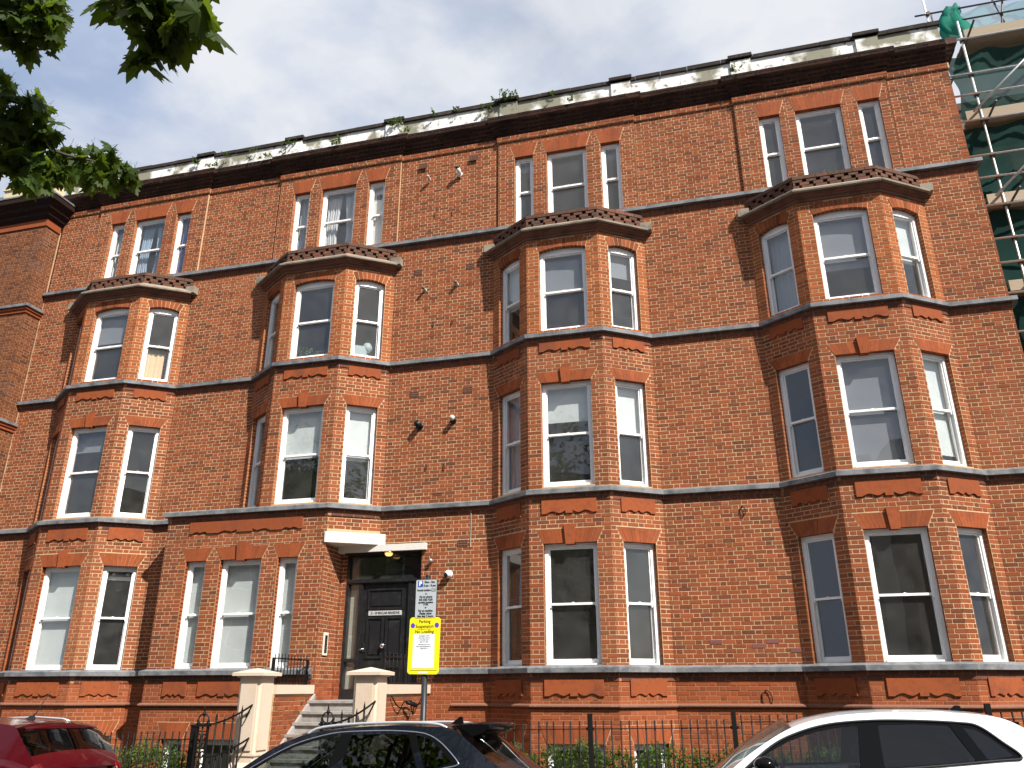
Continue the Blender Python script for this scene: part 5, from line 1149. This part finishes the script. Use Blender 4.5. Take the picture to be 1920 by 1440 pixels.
mb = MB(); mb.tube([(-8.92-rx,0,1.585-rz),(-8.83-rx,0,1.66-rz),(-8.66-rx,0,1.94-rz)], .011, 6, r1=.003); mb.hexa([(-9.0-rx,-.03,1.57-rz),(-8.84-rx,-.03,1.555-rz),(-8.84-rx,.03,1.555-rz),(-9.0-rx,.03,1.57-rz),(-8.9-rx,-.01,1.63-rz),(-8.85-rx,-.01,1.625-rz),(-8.85-rx,.01,1.625-rz),(-8.9-rx,.01,1.63-rz)]); B_(mb, 'aerial', PLASTIC)
mb = MB(); rows = []
for k in range(13):
    y = -.62+1.24*k/12; e_ = 1-abs(2*k/12-1)**3; xr = -8.36-rx+.10*e_
    rows.append([(-8.75-rx,y,1.53-rz+.03*e_),(xr,y,1.475-rz+.03*e_),(xr+.01,y,1.45-rz+.02*e_),(xr-.10,y,1.41-rz),(-8.52-rx,y,1.43-rz)])
mb.grid(rows); mb.add(rows[0], [tuple(range(5))]); mb.add(rows[-1], [tuple(range(5))]); B_(mb, 'spoiler', REDP)
mb = MB(); mb.tube([(-7.98-rx,.05,1.09-rz),(-8.10-rx,-.32,1.20-rz)], .011, 6); mb.ball((-7.97-rx,.05,1.09-rz), (.04,.05,.03), 8); B_(mb, 'wiper', PLASTIC)

# ================================================================== things fixed to the wall
def wall_thing(name, label, cat, x, z, group=None, y=0.0): return thing(name, label, cat, (x, y, z), 0, group)
WPL = mat('white_plastic', base=(.74,.74,.72), rough=.4); BPL = mat('black_flue_plastic', base=(.012,.012,.013), rough=.45); RUSTP = mat('rusty_pipe_end', base=(.16,.10,.06), rough=.8); OFFW = mat('aged_white_pipe', base=(.42,.36,.29), rough=.6, noise=(14, 5, (.30,.25,.2), .5, .85))
def flue(x, z, label, body, l, r, tilt, cowl):
    t = wall_thing('flue_pipe', label, 'flue pipe', x, z, 'boiler flues on the wall between the second and third bays')
    d = Vector((tilt[0], -1, tilt[1])).normalized(); mb = MB(); mb.tube([Vector((0,.01,0)), d*l], r, 16); mb.build('pipe', body, t)
    mb = MB(); mb.tube([d*(l-.02), d*(l+.012)], r*1.12, 16); mb.tube([d*(l+.0125), d*(l+.014)], r*.8, 14); mb.build('cowl', cowl, t)
    mb = MB(); mb.tube([(0,-.001,0), (0,-.016,0)], r*1.35, 16); mb.build('collar', body, t)
    return t
flue(-5.97, 13.37, 'small pale flue stub at the top left of the blank wall strip', OFFW, .11, .030, (-.05,.35), OFFW)
flue(-5.20, 13.38, 'white flue with black tilted cowl at the top right of the blank wall strip', WPL, .19, .05, (-.12,.75), BPL)
flue(-5.96, 10.38, 'pale flue stub left of its twin, level with the third floor windows', OFFW, .12, .033, (-.05,.2), RUSTP)
flue(-5.20, 10.42, 'pale flue stub right of its twin, level with the third floor windows', OFFW, .12, .033, (.02,.2), RUSTP)
flue(-5.95, 7.15, 'round black flue end left of its twin, level with the second floor windows', BPL, .15, .062, (-.05,.1), BPL)
flue(-5.20, 7.21, 'black flue end with pale rim right of its twin, level with the second floor windows', BPL, .14, .055, (.05,.15), OFFW)
def hook(x, z, label, r=.05, m=None, drop=.12):
    t = wall_thing('cable_loop', label, 'cable', x, z, 'loose cable loops hanging on the wall')
    mb = MB(); mb.tube([(r*.55*math.sin(a)*(1 if a < 3.2 else .8), -.022-.01*math.sin(a), -drop*.5+drop*.55*math.cos(a)) for a in [k*.42 for k in range(14)]], .0085, 6); mb.build('loop', m or IRON, t)
    mb = MB(); mb.tube([(0,.0,.0),(0,-.03,.005)], .012, 6); mb.build('fixing', m or IRON, t); return t
RUST = mat('rusty_cable', base=(.10,.04,.025), rough=.8)
for x, z, l in ((-5.74,12.53,'left one of the two thin loops under the top flues'), (-5.31,12.50,'right one of the two thin loops under the top flues'), (-5.73,9.56,'left one of the two thin loops below the third floor flues'), (-5.29,9.54,'right one of the two thin loops below the third floor flues'), (-5.77,6.29,'left one of the two thin loops below the black flues'), (-5.38,6.27,'right one of the two thin loops below the black flues')):
    hook(x, z, l, .045, RUST, .10)
hook(.43, 5.05, 'dark cable loop on the wall below the second floor sill, left of the right bay', .10, IRON, .16)
hook(.50, 1.90, 'large black cable loop hanging above the plinth, left of the right bay', .17, IRON, .24)
# air bricks and blocked holes
AIRB = mat('dark_air_brick', base=(.17,.075,.045), rough=.9)
for x, z, w, h in ((-6.14,13.80,.21,.14),(-4.86,13.79,.22,.14),(-6.15,10.87,.2,.14),(-4.89,10.85,.2,.14),(-6.11,7.88,.21,.14),(-4.90,7.87,.21,.14),(-5.51,5.66,.2,.06),(-4.95,4.63,.21,.14)):
    mb = MB(); mb.box(x-w/2, x+w/2, -.006, .0, z-h/2, z+h/2); mb.build('air_brick', AIRB, block)
    mb = MB(); n = 7
    for k in range(n):
        for j in range(3 if h > .1 else 1):
            xx = x-w/2+w*(k+.5)/n; zz = z-h/2+h*(j+.5)/(3 if h > .1 else 1); mb.box(xx-.008, xx+.008, -.009, -.0065, zz-.014, zz+.014)
    o = mb.build('air_slots', IRON, block); o['kind'] = 'stuff'
# repaired purplish bricks
PURB = mat('purple_replacement_brick', var=[(.12,.045,.045),(.17,.065,.06)], rough=.9)
mb = MB()
for x, z in ((-.35,2.66),(.98,2.51),(.60,2.66),(.36,2.58)):
    k = round(z/CO); mb.box(x, x+.21, -.0045, .0, k*CO, k*CO+CO-JT)
o = mb.build('replacement_bricks', PURB, block); o['kind'] = 'stuff'
t = wall_thing('security_camera', 'white dome security camera with black lens on the brick wall right of the sign', 'security camera', -5.21, 4.04)
mb = MB(); mb.tube([(0,0,0),(0,-.03,0)], .075, 18); mb.ball((0,-.075,-.005), (.072,.07,.072), 18); mb.build('housing', WPL, t)
mb = MB(); mb.ball((-.025,-.115,-.025), (.048,.042,.048), 14); mb.build('lens', mat('black_lens', base=(.005,.005,.006), rough=.08, spec=.6), t)
t = wall_thing('wall_sensor', 'small grey round sensor on the brick wall above the security camera', 'sensor', -5.58, 4.31)
mb = MB(); mb.tube([(0,0,0),(0,-.05,0)], .032, 14); mb.ball((0,-.07,-.0), (.042,.04,.04), 14); mb.build('housing', mat('grey_metal', base=(.4,.4,.42), rough=.35, metal=.6), t)
t = thing('intercom_panel', 'tall intercom panel in a pale frame on the brick return left of the front door', 'intercom', (-7.598, -.34, 2.76))
mb = MB(); mb.box(0,.022,-.085,.085,-.21,.21); mb.build('frame', mat('pale_frame', base=(.66,.6,.5), rough=.6), t); mb = MB(); mb.box(.0225,.027,-.05,.05,-.17,.16); mb.build('panel', mat('dark_panel', base=(.03,.03,.032), rough=.25, metal=.5), t)
for k in range(7):
    mb = MB(); mb.box(.0272,.031,-.03,.03,-.15+k*.035,-.13+k*.035); mb.build('button', CHROME, t)
# wires and the broken light fitting on the right flank wall, seen behind the sign post
t = thing('wall_cable', 'black cable with a drooping floodlight on the brick flank wall behind the sign post', 'cable', (-5.5, -.7, 1.7))
mb = MB(); mb.tube([(-.02,-1.15,.13),(-.0,-1.0,-.0),(.02,-.85,-.06),(.03,-.72,.04),(.03,-.45,.05),(.05,-.1,-.02),(.03,.1,.10),(.03,.3,.12)], .012, 6); mb.build('cable', IRON, t)
mb = MB(); mb.tube([(.04,-.62,.03),(.12,-.40,-.03)], .03, 8); mb.tube([(.06,-.5,.0),(.08,-.42,-.17),(.05,-.3,-.02)], .01, 6); mb.build('floodlight', IRON, t)
t = thing('wall_cable', 'thin vertical pale cable on the wall above the ground floor air brick', 'cable', (-4.78, 0, 4.8)); mb = MB(); mb.tube([(0,-.012,.5),(.005,-.012,.2),(0,-.012,-.25)], .007, 5); mb.build('cable', OFFW, t)
t = thing('downpipe', 'dark thin pipe bend at the corner left of the porch block', 'pipe', (-11.5, 0, 4.1)); mb = MB(); mb.tube([(-.12,-.02,.55),(-.12,-.12,.5),(-.05,-.13,.35)], .012, 6); mb.box(-.05,.15,-.20,-.0,-.05,.12); mb.build('pipe', IRON, t)

# ================================================================== plants
def leafmat(n, cols, tr): return mat(n, var=cols, rough=.55, spec=.2, translucent=(tr, .38))
HEDGEM = leafmat('hedge_leaves', [(.035,.075,.015),(.06,.11,.022),(.09,.15,.03),(.03,.06,.012),(.12,.18,.045)], (.16,.26,.04))
STEMM = mat('brown_stems', base=(.06,.04,.025), rough=.9)
def leaf_quad(mb, p, d, w, n=None, fold=.25):
    d = Vector(d); s_ = d.cross(Vector(n) if n else Vector((random.uniform(-1,1), random.uniform(-1,1), random.uniform(-1,1))))
    if s_.length < 1e-5: s_ = Vector((1,0,0))
    s_ = s_.normalized()*w; up = s_.cross(d).normalized()*w*fold
    p = Vector(p); mb.add([p, p+d*.5+s_+up, p+d, p+d*.5-s_+up], [(0,1,2,3)])
def hedge(x0, x1, label, zt, seed):
    rnd = random.Random(seed); t = thing('hedge', label, 'hedge', ((x0+x1)/2, -1.72, -.5), 0, 'clipped hedges behind the railings'); mb = MB(); cx = (x0+x1)/2
    n = int((x1-x0)*2300)
    for _ in range(n):
        x = rnd.uniform(x0, x1); top = zt+.07*math.sin(x*5.1+seed)+.05*math.sin(x*11+2)+.03*math.sin(x*23); q = rnd.random()**.6
        z = -.3+(top+.3)*q; y = -1.72+rnd.uniform(-.25, .25)
        d = Vector((rnd.uniform(-1,1), rnd.uniform(-1.1,.6), rnd.uniform(-.1,1.1))).normalized()*rnd.uniform(.04,.065); leaf_quad(mb, (x-cx, y+1.72, z+.5), d, d.length*.34)
    for _ in range(int((x1-x0)*26)):      # shoots that stick out of the top
        x = rnd.uniform(x0, x1); top = zt+.07*math.sin(x*5.1+seed)+.05*math.sin(x*11+2); l = rnd.uniform(.06,.17); y = -1.72+rnd.uniform(-.2,.2); lean = rnd.uniform(-.2,.2)
        for k in range(7):
            s = k/6; a = rnd.uniform(0,6.3); d = Vector((math.cos(a), math.sin(a), 1.1)).normalized()*rnd.uniform(.035,.055); leaf_quad(mb, (x-cx+lean*l*s, y+1.72, top+l*s-.03+.5), d, d.length*.32)
    o = mb.build('foliage', HEDGEM, t); o['kind'] = 'stuff'
    mb = MB()
    for _ in range(int((x1-x0)*9)): x = rnd.uniform(x0, x1)-cx; y = rnd.uniform(-.12,.12); mb.tube([(x,y,-.1),(x+rnd.uniform(-.1,.1),y*1.5,zt+.38)], .008, 5)
    o = mb.build('stems', STEMM, t); o['kind'] = 'stuff'
hedge(-4.6, 1.6, 'light green hedge behind the railing in front of the middle bay', 1.0, 1)
hedge(1.65, 6.4, 'light green hedge behind the white car and the stepped-up railing', 1.10, 2)
hedge(-12.5, -9.2, 'light green hedge behind the railing left of the ornate gate', .92, 3)
WEED = leafmat('weed_leaves', [(.05,.09,.02),(.08,.12,.03),(.04,.07,.018),(.11,.14,.04)], (.15,.22,.04))
def weed(x, z, w, h, label, y=-.06, n=90, seed=0):
    rnd = random.Random(seed+int(x*100)); h *= .66; t = thing('weed', label, 'weed', (x, y, z), 0, 'weeds growing along the parapet and cornice'); mb = MB()
    for k in range(max(3, n//14)):
        x0 = rnd.gauss(0, w*.35); tip = Vector((x0+rnd.uniform(-.1,.1), rnd.uniform(-.16,.04), h*rnd.uniform(.4,1.0)*(1 if abs(x0) < w*.4 else .6))); b0 = Vector((x0*.9, .02, 0))
        mb.tube([b0, tip], .004, 4)
        for j in range(14):
            p = b0.lerp(tip, rnd.random()**.7); a = rnd.uniform(0, 6.3); d = Vector((math.cos(a), math.sin(a)*.8, rnd.uniform(-.4,.9))).normalized()*rnd.uniform(.03,.065); leaf_quad(mb, p, d, d.length*.36)
    o = mb.build('leaves', WEED, t); o['kind'] = 'stuff'; return t
for i, (x, z, w, h, n, y, l) in enumerate([(-9.81,15.12,.32,.30,110,-.09,'leafy weed on the coping above the second bay'), (-12.66,15.06,.26,.22,90,-.09,'round green weed on the parapet above the leftmost bay'), (-11.68,15.1,.14,.18,40,-.08,'small weed tuft on the coping right of the round weed'),(-10.89,15.1,.12,.14,36,-.08,'tiny weed on the coping left of the second bay'),
    (-8.45,14.72,.40,.20,100,-.24,'low weed mat on the cornice above the second bay'),(-6.75,15.10,.55,.28,130,-.10,'straggling weed over the parapet pier at the right end of the second bay'),(-6.45,14.72,.25,.22,60,-.24,'hanging weed on the cornice below the parapet pier'),(-4.02,15.22,.55,.42,240,-.10,'largest leafy bush on the parapet above the third bay'),(-4.55,15.05,.3,.3,80,-.1,'pale weed spilling left of the largest bush'),(-2.90,15.12,.10,.24,36,-.08,'thin upright weed on the coping above the third bay'),
    (1.26,14.74,.18,.24,70,-.26,'single weed on the cornice above the right bay'),(-11.95,14.72,.26,.16,60,-.24,'drooping weed on the cornice left of the second bay'),(-10.2,14.72,.8,.10,110,-.22,'long moss-like weed strip on the cornice'),(-5.31,15.2,.10,.16,30,-.08,'tiny weed on the coping between the bushes'),(-5.9,15.2,.10,.14,30,-.08,'tiny upright weed on the coping right of the pier'),(-15.9,14.5,.5,.35,140,-.1,'weed clump at the far left end of the cornice'),(-2.45,14.73,.16,.18,40,-.24,'grassy weed on the cornice above the third bay')]): weed(x, z, w, h, l, y, n, i)

# ---- maple whose branches hang into the picture
MLEAF = leafmat('maple_leaves', [(.028,.052,.007),(.038,.068,.008),(.022,.040,.006),(.05,.08,.010)], (.17,.25,.016))
BARK = mat('maple_bark', base=(.07,.055,.04), rough=.95, noise=(12, 6, (.03,.025,.02), .45, .8), bump=(40, .6))
half = [(.0,.0),(.10,-.05),(.24,-.10),(.22,.0),(.34,.05),(.53,.07),(.45,.19),(.60,.37),(.43,.36),(.41,.50),(.27,.44),(.23,.57),(.27,.74),(.14,.71),(.10,.84),(0,1.0)]
def leafmesh(seed):
    rnd = random.Random(seed); mb = MB(); pts = half+[(-x*rnd.uniform(.92,1.06), y) for x, y in half[::-1][1:-1]]; fold = rnd.uniform(.12,.30); droop = rnd.uniform(.08,.30)
    f = lambda x, y: (x*1.05, y-.02, -abs(x)*fold-droop*y*y+.02*math.sin(7*x+5*y))
    c = f(0, .30); v = [f(x, y) for x, y in pts]; n = len(v)
    mb.add([(c[0], c[1], c[2]+.03)]+v, [(0, i+1, (i+1) % n+1) for i in range(n)])
    mb.tube([f(0,.01), (rnd.uniform(-.1,.1), -.25, .02), (rnd.uniform(-.2,.2), -.5, .10)], .010, 3)
    me = mb.mesh('leaf'); me.materials.append(MLEAF); return me
LM = [leafmesh(k) for k in range(6)]
maple = thing('maple_tree', 'maple branches with dark green lobed leaves hanging in at the top left', 'tree', (-8.6, -14.6, .12))
MI = Matrix.Translation((8.6, 14.6, -.12))
def mpt(o): o.parent = maple; o.matrix_parent_inverse = MI; return o
mb = MB(); mb.tube([(-8.6,-14.6,.0),(-8.55,-14.55,1.5),(-8.5,-14.5,3.2),(-8.45,-14.4,5.0)], .24, 14, r1=.15); mb.tube([(-8.45,-14.4,5.0),(-8.3,-14.2,7.5),(-8.2,-14.2,10.5)], .15, 10, r1=.05); mpt(mb.build('trunk', BARK))
def branch(pts, r, r1=.006):
    mb = MB(); mb.tube([Vector(p) for p in smooth3(pts)], r, 7, r1=r1); return mpt(mb.build('branch', BARK))
def smooth3(pts, n=6):
    P = [Vector(p) for p in pts]; P = [P[0]]+P+[P[-1]]; o = []
    for i in range(1, len(P)-2):
        p0, p1, p2, p3 = P[i-1:i+3]
        for k in range(n):
            t = k/n; o.append(.5*((2*p1)+(p2-p0)*t+(2*p0-5*p1+4*p2-p3)*t*t+(3*p1-p0-3*p2+p3)*t**3))
    return o+[P[-2]]
LB = []      # leaves: (position, size, rotation)
rl = random.Random(11)
def add_leaf(p, size, spread=.9, face=None):
    hx = rl.uniform(0, 2*math.pi)
    # leaf blades hang: tip points down and outwards, blade faces roughly sideways or upwards
    dn = Vector((math.cos(hx)*spread, math.sin(hx)*spread, -rl.uniform(.35,1.2))).normalized()
    nrm = Vector((rl.uniform(-.7,.7), rl.uniform(-.9,.4), rl.uniform(.2,1.0))); nrm = (nrm-dn*nrm.dot(dn)).normalized(); x = dn.cross(nrm)
    m_ = Matrix((x*size, dn*size, nrm*size)).transposed().to_4x4(); m_.translation = Vector(p); LB.append(m_)
def clump(c, r, n, size, shell=.55):
    for _ in range(int(n)):
        while True:
            q = Vector((rl.uniform(-1,1), rl.uniform(-1,1), rl.uniform(-1,1)))
            if q.length < 1: break
        q = q.normalized()*(q.length**shell); add_leaf((c[0]+q.x*r[0], c[1]+q.y*r[1], c[2]+q.z*r[2]), size*rl.uniform(.7,1.15))
# near spray, top centre-left
branch([(-8.5,-14.5,3.6),(-6.2,-13.6,5.6),(-4.2,-12.7,6.2),(-3.2,-12.2,5.9),(-2.75,-12.1,5.65)], .05)
branch([(-4.2,-12.7,6.2),(-3.5,-12.3,5.95),(-3.0,-12.1,5.6),(-2.95,-12.05,5.30)], .018)
for c, r, n in (((-3.17,-12.2,5.66),(.06,.1,.05),3),((-2.90,-12.12,5.62),(.15,.2,.10),24),((-2.70,-12.12,5.60),(.13,.18,.09),12),((-2.95,-12.07,5.47),(.09,.12,.08),10),((-2.97,-12.04,5.38),(.04,.06,.04),4),((-2.78,-12.1,5.49),(.09,.1,.06),8),((-2.9,-12.2,5.84),(.35,.3,.10),26)): clump(c, r, n, .20)
# upper left mass
branch([(-8.4,-14.3,5.4),(-7.2,-12.6,7.4),(-6.0,-11.3,7.9),(-5.4,-10.9,7.6)], .06); branch([(-7.2,-12.6,7.4),(-6.5,-11.4,7.5),(-5.75,-10.9,7.35)], .03)
for c, r, n in (((-5.62,-10.95,7.66),(.28,.3,.24),120),((-5.36,-10.88,7.62),(.17,.22,.26),70),((-5.50,-10.85,7.36),(.22,.25,.14),50),((-5.26,-10.85,7.42),(.08,.1,.20),22),((-5.75,-10.95,7.35),(.12,.2,.14),24),((-5.2,-10.84,7.28),(.05,.06,.14),6)): clump(c, r, n*.9, .165)
# left mass
branch([(-8.4,-14.3,4.8),(-7.6,-12.4,6.4),(-6.6,-10.9,7.1),(-6.1,-10.3,6.95),(-5.8,-10.05,6.75),(-5.5,-9.7,6.80)], .05); branch([(-6.6,-10.9,7.1),(-6.2,-10.4,6.9),(-5.95,-10.2,6.5),(-5.85,-10.15,6.3)], .022); branch([(-6.9,-11.3,7.0),(-6.3,-10.5,7.15),(-5.9,-10.3,7.1)], .02)
for c, r, n in (((-6.12,-10.38,7.16),(.26,.3,.20),95),((-5.90,-10.24,6.98),(.20,.25,.20),70),((-6.12,-10.25,6.86),(.24,.25,.18),70),((-6.10,-10.2,6.60),(.20,.22,.16),55),((-5.90,-10.15,6.55),(.18,.2,.10),34),((-5.86,-10.15,6.36),(.12,.15,.13),24),((-5.86,-9.75,6.82),(.26,.25,.13),55),((-5.56,-9.62,6.80),(.22,.2,.13),50),((-5.40,-9.55,6.78),(.10,.12,.08),14),((-5.6,-9.7,6.96),(.14,.15,.06),12),((-5.75,-9.8,6.64),(.26,.2,.09),28),((-5.95,-10.0,6.62),(.14,.2,.12),26)): clump(c, r, n*.95, .152)
camp = Vector((0,-15.02,1.95))
order = sorted(range(len(LB)), key=lambda i: (LB[i].translation-camp).length/LB[i].col[0].to_3d().length)
for i in order[:300]:
    o = bpy.data.objects.new('leaf', LM[i % 6]); COL.objects.link(o); o.matrix_world = LB[i]; mpt(o)
# the remaining leaves of the crown, joined
mb = MB(); crown = LB[:] and [LB[i] for i in order[300:]]
for _ in range(1500):
    a = rl.uniform(0, 6.3); q = rl.random()**.5; h = rl.uniform(-1, 1); c = Vector((-9.6+2.9*q*math.cos(a)*math.sqrt(1-h*h), -15.6+2.6*q*math.sin(a)*math.sqrt(1-h*h), 8.6+2.6*h)); 
    m_ = Matrix.Rotation(rl.uniform(0,6.3), 4, 'Z') @ Matrix.Rotation(rl.uniform(-1.2,1.2), 4, 'X') @ Matrix.Scale(.2, 4); m_.translation = c; crown.append(m_)
base = [LM[k] for k in range(6)]
for i, m_ in enumerate(crown):
    me = base[i % 6]; mb.add([tuple(m_ @ v.co) for v in me.vertices], [tuple(p.vertices) for p in me.polygons])
o = mb.build('leaves', MLEAF); mpt(o); o['kind'] = 'stuff'
# ---- trees and terrace across the street, behind the photographer (they show in the window panes and car glass)
TLEAF = leafmat('street_tree_leaves', [(.03,.06,.013),(.045,.085,.018),(.022,.045,.01),(.06,.10,.022)], (.09,.15,.02))
def street_tree(x, y, h, r, label, seed):
    rnd = random.Random(seed); t = thing('street_tree', label, 'tree', (x, y, .1), 0, 'trees on the opposite pavement'); mb = MB(); mb.tube([(0,0,0),(.05,.03,h*.3),(.0,.1,h*.62)], .20, 10, r1=.09)
    for k in range(6): a = k*1.05; mb.tube([(0,.03,h*.36),(r*.4*math.cos(a),r*.4*math.sin(a),h*.55),(r*.75*math.cos(a),r*.75*math.sin(a),h*.72)], .07, 6, r1=.02)
    mb.build('trunk', BARK, t); mb = MB()
    cl = [(Vector((rnd.gauss(0,r*.42), rnd.gauss(0,r*.42), h*.68+rnd.gauss(0,h*.14))), rnd.uniform(.5,1.0)*r*.42) for _ in range(40)]
    for c, cr_ in cl:
        for _ in range(150):
            q = Vector((rnd.gauss(0,1), rnd.gauss(0,1), rnd.gauss(0,1))).normalized()*cr_*rnd.uniform(.55,1.05); d = Vector((rnd.uniform(-1,1), rnd.uniform(-1,1), rnd.uniform(-1,.5))).normalized()*rnd.uniform(.16,.28); leaf_quad(mb, c+q, d, d.length*.42)
    o = mb.build('crown', TLEAF, t); o['kind'] = 'stuff'
street_tree(-9.5, -21.5, 14.5, 4.6, 'bushy street tree across the road, reflected in the middle bay panes', 1); street_tree(-3.5, -22.5, 10.5, 2.9, 'slender street tree across the road right of the bushiest one', 2); street_tree(-19, -21.5, 14, 4.6, 'bushy street tree across the road opposite the leftmost bay', 3); street_tree(16, -22, 14, 4.5, 'bushy street tree across the road at the far right', 4)
def terrace(x0, x1, y, h, label, m):
    t = thing('opposite_terrace', label, 'building', ((x0+x1)/2, y, 0)); w = (x1-x0)/2
    mb = MB(); mb.box(-w, w, -8, 0, -.5, h); mb.build('wall', m, t); mb = MB(); mb.box(-w-.1, w+.1, -8.1, .25, h, h+.35); mb.build('cornice', STONE, t); mb = MB(); mb.box(-w+.2, w-.2, -8, -.4, h+.35, h+1.6); mb.build('roof', COPING, t)
    dg = mat('dark_glass', base=(.02,.022,.025), rough=.08, spec=.6); n = int(2*w/2.6)
    for f in range(int(h/3.1)):
        for k in range(n):
            x = -w+2*w*(k+.5)/n; z = 1.0+f*3.1; mb = MB()
            for q in ((x-.6, x-.52), (x+.52, x+.6)): mb.box(*q, .0, .08, z, z+1.9)
            for q in ((z, z+.08), (z+.92, z+.98), (z+1.82, z+1.9)): mb.box(x-.52, x+.52, .0, .07, *q)
            wd = mb.build('window', WHITE, t); mb = MB(); mb.box(x-.52, x+.52, .01, .03, z+.08, z+1.82); mb.build('pane', dg, wd)
DB = mat('brown_stock_brick', base=(.16,.10,.065), rough=.95, noise=[(2, 6, (.10,.06,.045), .45, .75), (12, 5, (.2,.13,.09), .55, .85)], bump=(30, .5))
terrace(-34, -13.5, -27, 12.5, 'brown brick terrace across the street to the left', DB); terrace(-13, 8, -28, 11.5, 'pale rendered block directly across the street', mat('pale_render_wall', base=(.62,.60,.55), rough=.9, noise=(1.5, 6, (.48,.46,.42), .5, .85))); terrace(8.5, 34, -27.5, 12.0, 'brown brick terrace across the street to the right', DB)
